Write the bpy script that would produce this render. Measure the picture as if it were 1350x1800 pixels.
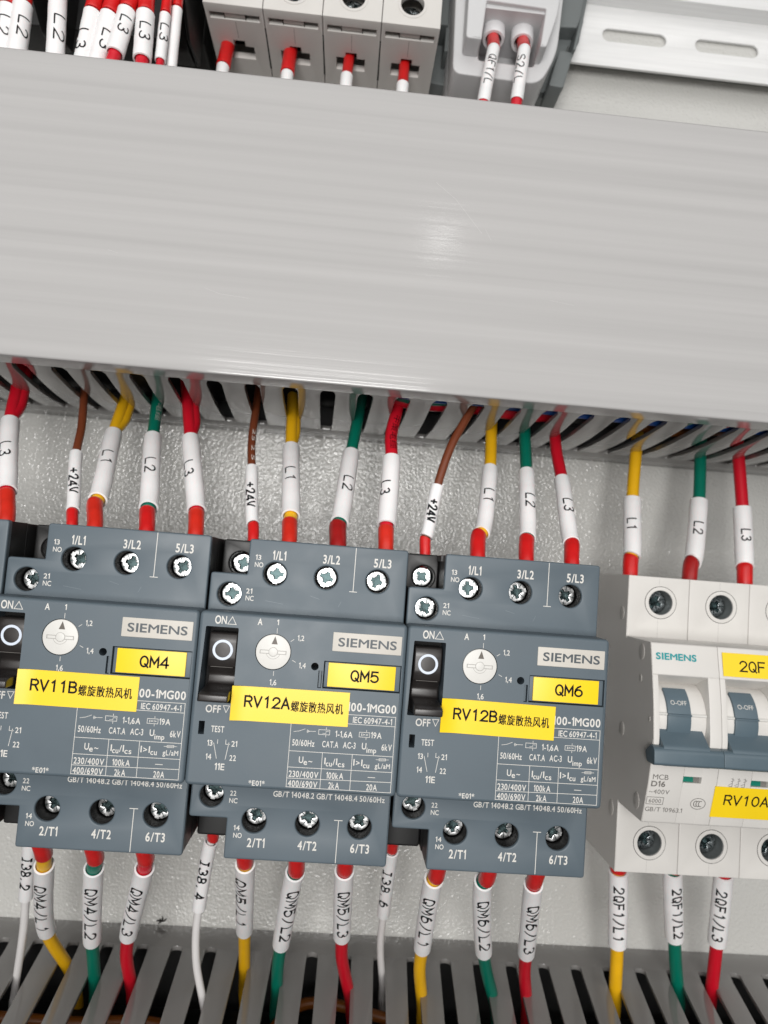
import bpy, bmesh, math, random
from mathutils import Vector, Matrix
for _o in list(bpy.data.objects): bpy.data.objects.remove(_o)
random.seed(7)
SC = bpy.context.scene
COL = SC.collection
MM = 0.001
# panel coordinates in millimetres: x along the rails, y up the panel, z out of the panel towards the viewer
# (z = 0 is the front cover of the motor breakers, the back panel lies at z = -98)
def W(p): return Vector((p[0]*MM, -p[2]*MM, p[1]*MM))

# ------------------------------------------------------------------ camera
cam = bpy.data.objects.new('camera', bpy.data.cameras.new('camera')); COL.objects.link(cam)
cr = [(0.99551224, 0.07625544, 0.05604006), (-0.08018104, 0.99421232, 0.07150436), (-0.05026312, -0.07567681, 0.99586477)]
ax = [Vector((r[0], -r[2], r[1])) for r in cr]
M3 = Matrix((ax[0], ax[1], ax[2])).transposed()
cam.matrix_world = Matrix.Translation(W((13.542, 20.2465, 155.654))) @ M3.to_4x4()
cam.data.sensor_fit = 'HORIZONTAL'; cam.data.sensor_width = 36.0; cam.data.lens = 1248/1350*36.0
cam.data.clip_start = 0.005; cam.data.clip_end = 20
cam.data.dof.use_dof = True; cam.data.dof.focus_distance = 0.158; cam.data.dof.aperture_fstop = 30
SC.camera = cam
# ------------------------------------------------------------------ world and lamps
wd = bpy.data.worlds.new('World'); SC.world = wd; wd.use_nodes = True
bg = wd.node_tree.nodes['Background']; bg.inputs[0].default_value = (0.93, 0.96, 1.0, 1); bg.inputs[1].default_value = 0.085
def area(name, loc, target, sx, sy, power, col=(1, 0.985, 0.965)):
    l = bpy.data.lights.new(name, 'AREA'); l.shape = 'RECTANGLE'; l.size = sx*MM; l.size_y = sy*MM; l.energy = power; l.color = col
    o = bpy.data.objects.new(name, l); COL.objects.link(o); o.location = W(loc)
    d = W(target)-W(loc); o.rotation_euler = d.to_track_quat('-Z', 'Y').to_euler(); return o
area('room_light', (-25, 12, 560), (20, 10, -60), 220, 240, 3.1)
area('ceiling_panel', (40, 620, 900), (30, 40, -60), 2400, 1000, 9.5)
area('ceiling_lamp', (130, 560, 930), (32, 103, -16), 34, 60, 0.06)
SC.view_settings.view_transform = 'Standard'; SC.view_settings.look = 'None'; SC.view_settings.exposure = 0; SC.view_settings.gamma = 1
SC.view_settings.use_curve_mapping = False

# ------------------------------------------------------------------ materials
def lin(c): return tuple(((v/255)/12.92 if v/255 <= 0.04045 else ((v/255+0.055)/1.055)**2.4) for v in c)
MATS = {}
def mat(name, rgb, rough=0.45, metal=0.0, spec=0.5, noise=None, bump=None, stretch=None, var=0.0, rvar=0.0, sss=0, coat=0):
    """rgb is a linear base colour; noise = scale (1/m) of colour and roughness wear; bump = (scale, strength, distance)"""
    m = bpy.data.materials.new(name); m.use_nodes = True; nt = m.node_tree; b = nt.nodes['Principled BSDF']
    b.inputs['Base Color'].default_value = (*rgb, 1); b.inputs['Roughness'].default_value = rough
    b.inputs['Metallic'].default_value = metal; b.inputs['Specular IOR Level'].default_value = spec
    if coat: b.inputs['Coat Weight'].default_value = coat; b.inputs['Coat Roughness'].default_value = 0.15
    if sss: b.inputs['Subsurface Weight'].default_value = sss; b.inputs['Subsurface Radius'].default_value = (0.002, 0.001, 0.001); b.inputs['Subsurface Scale'].default_value = 0.5
    tc = nt.nodes.new('ShaderNodeTexCoord'); mp = nt.nodes.new('ShaderNodeMapping'); nt.links.new(tc.outputs['Object'], mp.inputs[0])
    if stretch: mp.inputs['Scale'].default_value = stretch
    if noise:
        n = nt.nodes.new('ShaderNodeTexNoise'); n.inputs['Scale'].default_value = noise; n.inputs['Detail'].default_value = 5
        nt.links.new(mp.outputs[0], n.inputs['Vector'])
        if var:
            r = nt.nodes.new('ShaderNodeMapRange'); r.inputs[1].default_value = 0.3; r.inputs[2].default_value = 0.7
            r.inputs[3].default_value = 1-var; r.inputs[4].default_value = 1+var
            nt.links.new(n.outputs[0], r.inputs[0])
            mx = nt.nodes.new('ShaderNodeVectorMath'); mx.operation = 'SCALE'; mx.inputs[0].default_value = rgb
            nt.links.new(r.outputs[0], mx.inputs['Scale']); nt.links.new(mx.outputs[0], b.inputs['Base Color'])
        if rvar:
            r2 = nt.nodes.new('ShaderNodeMapRange'); r2.inputs[1].default_value = 0.3; r2.inputs[2].default_value = 0.7
            r2.inputs[3].default_value = max(0.03, rough-rvar); r2.inputs[4].default_value = rough+rvar
            nt.links.new(n.outputs[0], r2.inputs[0]); nt.links.new(r2.outputs[0], b.inputs['Roughness'])
    if bump:
        n2 = nt.nodes.new('ShaderNodeTexNoise'); n2.inputs['Scale'].default_value = bump[0]; n2.inputs['Detail'].default_value = bump[3] if len(bump) > 3 else 2
        nt.links.new((mp if len(bump) > 4 else tc).outputs[0 if len(bump) > 4 else 'Object'], n2.inputs['Vector'])
        bp = nt.nodes.new('ShaderNodeBump'); bp.inputs['Strength'].default_value = bump[1]; bp.inputs['Distance'].default_value = bump[2]
        nt.links.new(n2.outputs[0], bp.inputs['Height']); nt.links.new(bp.outputs[0], b.inputs['Normal'])
    MATS[name] = m; return m
mat('panel_paint', (0.56, 0.555, 0.53), 0.16, spec=0.65, noise=14, var=0.03, bump=(980, 1.0, 0.00033, 1.0))
mat('duct_plastic', (0.205, 0.198, 0.19), 0.10, spec=0.5, noise=60, var=0.03, rvar=0.04, bump=(260, 0.15, 0.00004))  # same plastic as the lid, darkened: the walls' shade is in the colour
mat('duct_lid', (0.395, 0.387, 0.382), 0.125, spec=0.5, noise=1.0, stretch=(4, 60, 330), var=0.065, rvar=0.04, bump=(1.6, 0.26, 0.00022, 4, 1))
mat('duct_inside', (0.02, 0.02, 0.02), 0.6)  # grey plastic coloured near black, the shade inside the duct painted in
mat('slate_plastic', (0.086, 0.112, 0.132), 0.48, spec=0.45, noise=90, var=0.05, rvar=0.07, bump=(5200, 0.25, 0.00003))
mat('black_plastic', (0.010, 0.010, 0.010), 0.45, spec=0.4, noise=120, var=0.2, rvar=0.08, bump=(4000, 0.2, 0.00003))
mat('handle_black', (0.022, 0.019, 0.018), 0.33, spec=0.5, noise=200, var=0.15, rvar=0.08)
mat('deep_black', (0.004, 0.004, 0.004), 0.6, spec=0.2)
mat('print_white', (0.62, 0.60, 0.56), 0.5)
mat('print_dark', (0.10, 0.10, 0.10), 0.5)
mat('print_grey', (0.16, 0.15, 0.14), 0.5)
mat('print_slate', (0.055, 0.068, 0.078), 0.5)
mat('print_teal', (0.0, 0.27, 0.29), 0.45)
mat('ink_black', (0.006, 0.006, 0.008), 0.6, spec=0.15)
mat('ring_white', (0.62, 0.68, 0.78), 0.45)
mat('plate_beige', (0.53, 0.50, 0.45), 0.5, noise=200, var=0.03)
mat('dial_white', (0.62, 0.61, 0.58), 0.45, noise=300, var=0.03)
mat('dial_shade', (0.36, 0.35, 0.33), 0.5)
mat('arrow_brown', (0.10, 0.085, 0.07), 0.5)
mat('label_yellow', (0.86, 0.60, 0.010), 0.38, noise=60, var=0.03)
mat('white_case', (0.63, 0.61, 0.58), 0.42, spec=0.45, noise=70, var=0.025, rvar=0.06, bump=(4200, 0.2, 0.00003))
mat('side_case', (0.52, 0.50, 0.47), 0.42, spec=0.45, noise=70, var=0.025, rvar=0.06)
mat('seam_dark', (0.05, 0.048, 0.045), 0.7)
mat('lever_slate', (0.088, 0.125, 0.150), 0.40, noise=90, var=0.04, rvar=0.06)
mat('green_flag', (0.0, 0.16, 0.11), 0.4)
mat('zinc', (0.50, 0.505, 0.505), 0.33, metal=1.0, noise=900, var=0.14, rvar=0.12)
mat('zinc_dark', (0.035, 0.052, 0.053), 0.35, metal=1.0, noise=1200, var=0.6, rvar=0.1)
mat('zinc_grey', (0.30, 0.33, 0.34), 0.28, metal=1.0, noise=1100, var=0.4, rvar=0.12)
mat('scuff', (0.48, 0.47, 0.465), 0.3)
mat('scuff_slate', (0.15, 0.185, 0.21), 0.45)
mat('rail_metal', (0.82, 0.82, 0.815), 0.5, metal=0.15, noise=1.0, stretch=(30, 700, 700), var=0.05, rvar=0.08)
mat('sleeve_white', (0.86, 0.84, 0.84), 0.42, noise=150, var=0.03, sss=0.15)
mat('ferrule_red', (0.62, 0.012, 0.012), 0.32, noise=260, var=0.12, sss=0.2)
mat('ferrule_orange', (0.64, 0.026, 0.013), 0.32, noise=260, var=0.12, sss=0.2)
mat('ferrule_maroon', (0.36, 0.012, 0.012), 0.32, noise=260, var=0.15, sss=0.2)
mat('wire_red', (0.58, 0.006, 0.020), 0.38, noise=120, var=0.06)
mat('wire_yellow', (0.83, 0.45, 0.008), 0.38, noise=120, var=0.06)
mat('wire_green', (0.0, 0.155, 0.10), 0.38, noise=120, var=0.06)
mat('wire_brown', (0.17, 0.042, 0.016), 0.38, noise=120, var=0.08)
mat('wire_white', (0.74, 0.72, 0.71), 0.40, noise=120, var=0.03)
mat('wire_blue', (0.006, 0.06, 0.26), 0.38, noise=120, var=0.06)
mat('wire_orange', (0.22, 0.065, 0.006), 0.4)
mat('wire_black', (0.006, 0.006, 0.006), 0.45)
mat('grey_case', (0.58, 0.58, 0.585), 0.42, noise=70, var=0.02, rvar=0.05)
mat('gland_white', (0.66, 0.66, 0.67), 0.35)
mat('clip_grey', (0.15, 0.165, 0.165), 0.5, noise=80, var=0.04)
mat('dirt', (0.02, 0.018, 0.016), 0.8)
m = mat('clear_plastic', (0.80, 0.78, 0.74), 0.2); m.node_tree.nodes['Principled BSDF'].inputs['Transmission Weight'].default_value = 0.35

# ------------------------------------------------------------------ mesh tools
class MB:
    def __init__(s): s.v = []; s.f = []; s.m = []; s.names = []
    def add(s, vf, material, off=(0, 0, 0)):
        v, f = vf; b = len(s.v)
        if material not in s.names: s.names.append(material)
        k = s.names.index(material)
        s.v += [(p[0]+off[0], p[1]+off[1], p[2]+off[2]) for p in v]
        s.f += [tuple(b+i for i in q) for q in f]; s.m += [k]*len(f)
        return s
    def build(s, name, parent=None, origin=(0, 0, 0), sharp=40):
        me = bpy.data.meshes.new(name)
        me.from_pydata([W((p[0]-origin[0], p[1]-origin[1], p[2]-origin[2])) for p in s.v], [], s.f)
        for n in s.names: me.materials.append(MATS[n])
        me.polygons.foreach_set('material_index', s.m)
        me.polygons.foreach_set('use_smooth', [True]*len(s.f))
        me.update(); me.set_sharp_from_angle(angle=math.radians(sharp))
        o = bpy.data.objects.new(name, me); COL.objects.link(o)
        if parent: o.parent = parent
        else: o.location = W(origin)
        return o
def root(name, at, label, cat, group=None):
    o = bpy.data.objects.new(name, None); COL.objects.link(o); o.location = W(at); o.empty_display_size = 0.01
    tag(o, label, cat, group); return o
def tag(o, label, cat, group=None):
    o['label'] = label; o['category'] = cat
    if group: o['group'] = group
    return o
def structure(o, label=None):
    o['kind'] = 'structure'
    if label: o['label'] = label
    return o
def flip(vf): return vf[0], [tuple(reversed(f)) for f in vf[1]]
def prism(outlines, z0, z1, bev=0.0, res=2):
    """extrude a 2D outline (first) with holes (rest) from z0 to z1 with rounded edges"""
    c = bpy.data.curves.new('tmp', 'CURVE'); c.dimensions = '2D'; c.fill_mode = 'BOTH'
    h = (z1-z0)/2; c.extrude = max(h-bev, 1e-4); c.bevel_depth = bev; c.bevel_resolution = res; c.offset = -bev
    for P in outlines:
        sp = c.splines.new('POLY'); sp.points.add(len(P)-1); sp.use_cyclic_u = True
        for q, p in zip(sp.points, P): q.co = (p[0], p[1], 0, 1)
    o = bpy.data.objects.new('tmp', c); me = bpy.data.meshes.new_from_object(o)
    bm = bmesh.new(); bm.from_mesh(me); bmesh.ops.remove_doubles(bm, verts=bm.verts, dist=1e-4)
    bm.verts.ensure_lookup_table(); bmesh.ops.recalc_face_normals(bm, faces=bm.faces)
    v = [(q.co.x, q.co.y, q.co.z+(z0+z1)/2) for q in bm.verts]; f = [tuple(q.index for q in p.verts) for p in bm.faces]
    bm.free(); bpy.data.objects.remove(o); bpy.data.curves.remove(c); bpy.data.meshes.remove(me)
    return v, f
def xprism(outline, x0, x1, bev=0.0, holes=()):      # outline in (y, z), extruded along x
    v, f = prism([outline, *holes], x0, x1, bev); return [(p[2], p[0], p[1]) for p in v], f
def yprism(outlines, y0, y1, bev=0.0, res=2):         # outlines in (x, z), extruded along y
    v, f = prism(outlines, y0, y1, bev, res); return flip(([(p[0], p[2], p[1]) for p in v], f))
def rect(x0, y0, x1, y1, r=0, n=4):
    if not r: return [(x0, y0), (x1, y0), (x1, y1), (x0, y1)]
    P = []
    for cx, cy, a in ((x1-r, y0+r, -90), (x1-r, y1-r, 0), (x0+r, y1-r, 90), (x0+r, y0+r, 180)):
        for i in range(n+1):
            t = math.radians(a+90*i/n); P.append((cx+r*math.cos(t), cy+r*math.sin(t)))
    return P
def rounded(P, r, n=3):
    out = []
    for i in range(len(P)):
        a, b, c = Vector(P[i-1]), Vector(P[i]), Vector(P[(i+1) % len(P)])
        ra = r[i] if isinstance(r, (list, tuple)) else r
        d0, d1 = (a-b), (c-b); k = min(ra, d0.length*0.45, d1.length*0.45)
        if k < 1e-3: out.append(tuple(b)); continue
        p0, p1 = b+d0.normalized()*k, b+d1.normalized()*k
        for j in range(n+1):
            t = j/n; out.append(tuple(p0*(1-t)**2+b*2*t*(1-t)+p1*t*t))
    return out
def loft(rings):
    V = [p for R in rings for p in R]; n = len(rings[0])
    return V, [(k*n+i, k*n+(i+1) % n, (k+1)*n+(i+1) % n, (k+1)*n+i) for k in range(len(rings)-1) for i in range(n)]
def sheet(x0, x1, y0, y1, zf, th, n=12):
    V = []; F = []
    for i in range(n+1):
        x = x0+(x1-x0)*i/n
        for y, dz in ((y0, 0), (y0, th), (y1, th), (y1, 0)): V.append((x, y, zf(x, y)+dz))
    for i in range(n):
        a, b = 4*i, 4*i+4; F += [(a+k, a+(k+1) % 4, b+(k+1) % 4, b+k) for k in range(4)]
    return V, F+[(3, 2, 1, 0), (4*n, 4*n+1, 4*n+2, 4*n+3)]
def circ(cx, cy, r, n=32): return [(cx+r*math.cos(2*math.pi*i/n), cy+r*math.sin(2*math.pi*i/n)) for i in range(n)]
def box(x0, x1, y0, y1, z0, z1, bev=0.0): return prism([rect(x0, y0, x1, y1)], z0, z1, bev)
def catmull(P, per=8):
    P = [Vector(p) for p in P]; Q = [P[0]*2-P[1]]+P+[P[-1]*2-P[-2]]; out = []; knots = []
    for i in range(1, len(Q)-2):
        p0, p1, p2, p3 = Q[i-1:i+3]
        t = [0]
        for a, b in ((p0, p1), (p1, p2), (p2, p3)): t.append(t[-1]+max((b-a).length, 1e-3)**0.5)
        knots.append(len(out)); n = max(2, int((p2-p1).length/1.2), 3)
        for k in range(n):
            u = t[1]+(t[2]-t[1])*k/n
            A1 = p0*((t[1]-u)/(t[1]-t[0]))+p1*((u-t[0])/(t[1]-t[0])); A2 = p1*((t[2]-u)/(t[2]-t[1]))+p2*((u-t[1])/(t[2]-t[1]))
            A3 = p2*((t[3]-u)/(t[3]-t[2]))+p3*((u-t[2])/(t[3]-t[2]))
            B1 = A1*((t[2]-u)/(t[2]-t[0]))+A2*((u-t[0])/(t[2]-t[0])); B2 = A2*((t[3]-u)/(t[3]-t[1]))+A3*((u-t[1])/(t[3]-t[1]))
            out.append(B1*((t[2]-u)/(t[2]-t[1]))+B2*((u-t[1])/(t[2]-t[1])))
    knots.append(len(out)); out.append(P[-1]); return out, knots
class Path:
    def __init__(s, pts):
        s.p = pts; s.l = [0]
        for a, b in zip(pts, pts[1:]): s.l.append(s.l[-1]+(b-a).length)
        s.len = s.l[-1]
    def at(s, d):
        d = min(max(d, 0), s.len)
        for i in range(len(s.l)-1):
            if d <= s.l[i+1] or i == len(s.l)-2:
                t = (d-s.l[i])/max(s.l[i+1]-s.l[i], 1e-9); return s.p[i].lerp(s.p[i+1], t)
    def tan(s, d):
        return (s.at(d+0.6)-s.at(d-0.6)).normalized()
def sweep(path, rings, n=20, cap=True, flat=None):
    """rings: (distance along the path, radius); tube of circular section"""
    V = []; F = []; ref = Vector((0.13, 0.07, 1)).normalized()
    for d, r in rings:
        c, t = path.at(d), path.tan(d); a = (ref-t*ref.dot(t)).normalized(); b = t.cross(a)
        for i in range(n):
            w = 2*math.pi*i/n; V.append(tuple(c+a*(r*math.cos(w))+b*(r*math.sin(w))))
    for k in range(len(rings)-1):
        for i in range(n):
            j = (i+1) % n; F.append((k*n+i, k*n+j, (k+1)*n+j, (k+1)*n+i))
    if cap: F.append(tuple(range(n-1, -1, -1))); F.append(tuple((len(rings)-1)*n+i for i in range(n)))
    return V, F
def tube(P, r, n=16):
    pts, _ = catmull(P); pa = Path(pts); m = max(3, int(pa.len/1.2)); return sweep(pa, [(pa.len*i/m, r) for i in range(m+1)], n)

# ------------------------------------------------------------------ lettering
_tc = {}
def glyphs(s, bold):
    k = (s, bold)
    if k not in _tc:
        c = bpy.data.curves.new('t', 'FONT'); c.body = s; c.fill_mode = 'FRONT'; c.offset = bold; c.resolution_u = 4
        o = bpy.data.objects.new('t', c); me = bpy.data.meshes.new_from_object(o)
        _tc[k] = ([(v.co.x, v.co.y) for v in me.vertices], [tuple(p.vertices) for p in me.polygons])
        bpy.data.objects.remove(o); bpy.data.curves.remove(c); bpy.data.meshes.remove(me)
    return _tc[k]
def text(s, x, y, h, w=None, z=0.02, bold=0.012):
    """printed text: left end x, baseline y, capital height h, optionally fitted to width w"""
    V = []; F = []; pen = 0.0
    for ch in s:
        if ch == ' ': pen += 0.24; continue
        if ch == '1':
            k = bold; v = [(0.0, 0.53-k), (0.05, 0.48-k), (0.13-k, 0.555), (0.13-k, -k), (0.215+k, -k), (0.215+k, 0.727+k), (0.15-k, 0.727+k), (0.0, 0.60-k)]
            f = [(0, 1, 2, 7), (2, 3, 4, 5), (2, 5, 6, 7)]
        else: v, f = glyphs(ch, 0.0 if ch in 'MWN' else (min(bold, 0.006) if ord(ch) > 255 else bold))
        x0 = min(p[0] for p in v); x1 = max(p[0] for p in v); b = len(V)
        dbl = (ch in 'MWN' and bold > 0.005) or ord(ch) > 255
        for d, zz in (((-bold*0.8, 0.0), (bold*0.8, 0.003)) if dbl else ((0.0, 0.0),)):
            b = len(V); V += [(pen+p[0]-x0+d, p[1], zz) for p in v]; F += [tuple(b+i for i in q) for q in f]
        pen += x1-x0+(0.07 if ch in '.,/' else 0.10)
    x1 = max(p[0] for p in V); k = h/0.727; kx = w/x1 if w else k*0.86
    return [(x+p[0]*kx, y+p[1]*k, z+p[2]) for p in V], F
def arc(cx, cy, rx, ry, a0, a1, n=12): return [(cx+rx*math.cos(math.radians(a0+(a1-a0)*i/n)), cy+ry*math.sin(math.radians(a0+(a1-a0)*i/n))) for i in range(n+1)]
G = {'0': [(arc(2, 3, 1.8, 3, 0, 360, 20)[:-1], 1)], '1': [([(1.1, 4.9), (2.3, 6), (2.3, 0)], 0)],
     '2': [(arc(2, 4.3, 1.8, 1.7, 175, -35)+[(0.1, 0), (3.9, 0)], 0)],
     '3': [(arc(1.9, 4.55, 1.6, 1.45, 150, -80)+arc(1.9, 1.6, 1.95, 1.6, 82, -155), 0)],
     '4': [([(3, 0), (3, 6), (0.1, 1.7), (4, 1.7)], 0)], '5': [([(3.6, 6), (0.6, 6), (0.35, 3.2)]+arc(1.9, 1.95, 1.95, 1.95, 135, -150), 0)],
     '6': [(arc(2, 1.9, 1.9, 1.9, 178, -178, 18)+[(0.15, 2.4), (0.5, 3.9), (1.4, 5.2), (2.9, 6)], 0)],
     '8': [(arc(2, 4.5, 1.5, 1.5, 0, 360, 16)[:-1], 1), (arc(2, 1.55, 1.9, 1.55, 0, 360, 16)[:-1], 1)],
     'L': [([(0.2, 6), (0.2, 0), (3.8, 0)], 0)], 'Q': [(arc(2, 3, 1.9, 3, 0, 360, 20)[:-1], 1), ([(2.4, 1.6), (4, -0.3)], 0)],
     'M': [([(0, 0), (0, 6), (2, 2), (4, 6), (4, 0)], 0)], 'F': [([(3.8, 6), (0.3, 6), (0.3, 0)], 0), ([(0.3, 3.1), (3.2, 3.1)], 0)],
     'V': [([(0, 6), (2, 0), (4, 6)], 0)], 'I': [([(2, 6), (2, 0)], 0), ([(0.9, 6), (3.1, 6)], 0), ([(0.9, 0), (3.1, 0)], 0)],
     'S': [(arc(2, 4.5, 1.7, 1.5, 30, 270)+arc(2, 1.5, 1.9, 1.5, 90, -150), 0)],
     'R': [([(0.2, 0), (0.2, 6), (2.3, 6)]+arc(2.3, 4.5, 1.5, 1.5, 90, -90)+[(0.2, 3)], 0), ([(2.2, 3), (3.9, 0)], 0)],
     'B': [([(0.2, 0), (0.2, 6), (2.2, 6)]+arc(2.2, 4.6, 1.4, 1.4, 90, -90)+[(0.2, 3.2)], 0), ([(2.2, 3.2)]+arc(2.2, 1.6, 1.7, 1.6, 90, -90)+[(0.2, 0)], 0)],
     'A': [([(0, 0), (2, 6), (4, 0)], 0), ([(0.7, 2), (3.3, 2)], 0)], 'T': [([(0, 6), (4, 6)], 0), ([(2, 6), (2, 0)], 0)],
     '+': [([(0.3, 3), (3.7, 3)], 0), ([(2, 4.7), (2, 1.3)], 0)], '/': [([(0.2, -0.5), (3.8, 6.3)], 0)], '.': [([(1.6, 0), (1.6, 0.5)], 0)]}
def stroke(P, w, closed):
    out = []
    P = [Vector(p) for p in P]; n = len(P); V = []; F = []
    if not closed:
        P[0] = P[0]+(P[0]-P[1]).normalized()*w*0.4; P[-1] = P[-1]+(P[-1]-P[-2]).normalized()*w*0.4
    for i in range(n):
        a = P[i]-P[i-1] if (i or closed) else P[1]-P[0]; b = P[(i+1) % n]-P[i] if (i < n-1 or closed) else a
        a = a.normalized(); b = b.normalized(); na = Vector((-a.y, a.x)); nb = Vector((-b.y, b.x)); m = na+nb
        m = m.normalized() if m.length > 1e-3 else na; k = 1/max(0.45, m.dot(na)); V += [P[i]+m*(w/2*k), P[i]-m*(w/2*k)]
    for i in range(n if closed else n-1):
        j = (i+1) % n; F.append((2*i, 2*i+1, 2*j+1, 2*j))
    return V, F
def plot(s, x, y, h, adv, wid, w):
    """pen-plotter lettering: list of (verts2d, faces), one per stroke"""
    out = []; kx = wid/4; ky = h/6
    for i, ch in enumerate(s):
        for P, cl in G.get(ch, []):
            Q = [Vector((x+i*adv+p[0]*kx, y+p[1]*ky)) for p in P]; R = []
            m = len(Q)
            for a in range(m if cl else m-1):
                b = Q[(a+1) % m]; k = max(1, int((b-Q[a]).length/0.45)); R += [Q[a].lerp(b, t/k) for t in range(k)]
            if not cl: R.append(Q[-1])
            out.append(stroke(R, w, cl))
    return out
def plot_flat(mb, s, x, y, h, adv, wid, w, z, material='ink_black', rot=0, piv=(0, 0)):
    c, sn = math.cos(rot), math.sin(rot)
    for i, (v, f) in enumerate(plot(s, x, y, h, adv, wid, w)):
        mb.add(([(piv[0]+(p.x-piv[0])*c-(p.y-piv[1])*sn, piv[1]+(p.x-piv[0])*sn+(p.y-piv[1])*c, z+0.002*(i % 3)) for p in v], f), material)
def line(pts, w, z, closed=False):
    v, f = stroke(pts, w, closed); return [(p.x, p.y, z) for p in v], f

# ------------------------------------------------------------------ the setting: the painted back panel
PZ = -98.0
b = MB(); b.add(box(-420, 460, -360, 420, PZ-2, PZ), 'panel_paint')
structure(b.build('back_panel'), 'pale grey textured painted steel back panel')

# ------------------------------------------------------------------ mounting rails
def rail(x0, x1, yc, name, label, slots):
    r = root(name, (x0, yc, PZ), label, 'mounting rail', 'metal mounting rails')
    b = MB(); holes = [rect(s, yc-2.4, s+25, yc+2.8, 2.55, 6) for s in slots]
    b.add(prism([rect(x0, yc-11.6, x1, yc+11.6), *holes], -97.6, -96.6, 0.15), 'rail_metal')
    b.build('web', r, (x0, yc, PZ))
    for s in (1, -1):
        b = MB(); pr = [(yc+s*11.6, -97.6), (yc+s*11.6, -90.0), (yc+s*17.5, -90.0), (yc+s*17.5, -91.0), (yc+s*12.6, -91.0), (yc+s*12.6, -97.6)]
        b.add(xprism(pr if s > 0 else pr[::-1], x0, x1, 0.12), 'rail_metal'); b.build('flange', r, (x0, yc, PZ))
    return r
rail(62, 210, 228.4, 'mounting_rail', 'silver slotted metal rail at the upper right behind the grey socket', [95.6+36.4*i for i in range(3)])
rail(-140, 210, -9, 'mounting_rail', 'metal rail running behind the slate and white breakers', [-120+36*i for i in range(9)])

# ------------------------------------------------------------------ cable ducts
def slot_outline(hx, ex, ze, endr, zn=-19.5):
    def cx(z): return ex+(hx-ex)*(z-(-80))/(-24+80)
    L = []; Rr = []
    zs = [-30-(k/9)*(-30-ze) for k in range(10)]
    for k, z in enumerate(reversed(zs)):
        hw = 1.78+0.24*(z-ze)/(-30-ze); L.append((cx(z)-hw, z)); Rr.append((cx(z)+hw, z))
    tail = [(cx(-27)-1.9, -28.2), (cx(-26)-1.3, -26.2), (cx(-24)-1.25, -24.5), (cx(-20)-1.25, zn)]
    tailr = [(cx(-27)+1.9, -28.2), (cx(-26)+1.3, -26.2), (cx(-24)+1.25, -24.5), (cx(-20)+1.25, zn)]
    bx0, bx1 = L[0], Rr[0]
    n = 4; q = []
    for i in range(n+1):
        t = math.radians(180+90*i/n); q.append((bx0[0]+endr+endr*math.cos(t), bx0[1]+endr+endr*math.sin(t)))
    for i in range(n+1):
        t = math.radians(270+90*i/n); q.append((bx1[0]-endr+endr*math.cos(t), bx1[1]+endr+endr*math.sin(t)))
    return q+Rr[1:]+tailr+tail[::-1]+L[1:][::-1]
def duct_wall(y0, y1, centres, ze, endr, bow):
    out = [rect(-150, PZ+0.05, 225, -17.6)]+[slot_outline(h, e, ze, endr) for h, e in centres]
    v, f = yprism(out, y0, y1, 0.16, 1)
    w = []
    for p in v:
        t = min(max((-24-p[2])/58, 0), 1); w.append((p[0], p[1]+bow*math.sin(math.pi*t), p[2]))
    return w, f
UPC = [(-13.8+9.85*n, -17.05+10.51*n) for n in range(-11, 21)]
LOC = [(12.6+9.75*n, 13.45+10.72*n) for n in range(-12, 18)]
SCRATCHES = [([(29, 117.7), (34.3, 113.8), (41.5, 105.6)], 0.09), ([(42.2, 107), (44, 104)], 0.06), ([(-26, 84.8), (-22, 83.6), (-15, 83.2)], 0.07), ([(-50, 92), (-47.5, 91.4)], 0.08), ([(60, 90), (66, 89.3)], 0.06)]
def duct(at_y0, at_y1, label, lowc, upc, zl, zu, rl, ru, lid_up):
    o = (0, (at_y0+at_y1)/2, PZ)
    r = root('cable_duct', o, label, 'cable duct', 'slotted grey cable ducts')
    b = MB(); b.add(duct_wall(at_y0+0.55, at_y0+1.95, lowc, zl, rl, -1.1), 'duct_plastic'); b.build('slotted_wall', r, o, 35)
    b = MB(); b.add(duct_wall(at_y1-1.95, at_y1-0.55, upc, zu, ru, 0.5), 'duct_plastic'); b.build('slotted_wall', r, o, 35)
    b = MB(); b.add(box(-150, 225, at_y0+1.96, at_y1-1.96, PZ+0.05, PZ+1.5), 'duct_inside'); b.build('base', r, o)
    a, c = at_y0, at_y1
    pr = rounded([(a, -24.2), (a, -16.4), (c, -16.4), (c, -24.2), (c-0.5, -24.2), (c-0.5, -17.5), (a+0.5, -17.5), (a+0.5, -24.2)], [0.15, 0.55, 0.7, 0.15, 0.2, 0.3, 0.3, 0.2], 5)
    b = MB(); b.add(xprism(pr, -152, 227), 'duct_lid'); l = b.build('lid', r, o)
    if lid_up:
        b = MB()
        for pts, w in (SCRATCHES): b.add(line(pts, w, -16.385), 'scuff')
        b.build('scratch', l, o)
    return r
duct(63.7, 141.0, 'upper grey cable duct with a broad flat lid across the picture', UPC, UPC, -80.5, -80.5, 0.5, 0.5, True)
duct(-184.0, -105.7, 'lower grey cable duct along the bottom edge with rounded slots', LOC, LOC, -84.5, -85.4, 1.5, 1.5, False)

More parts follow.
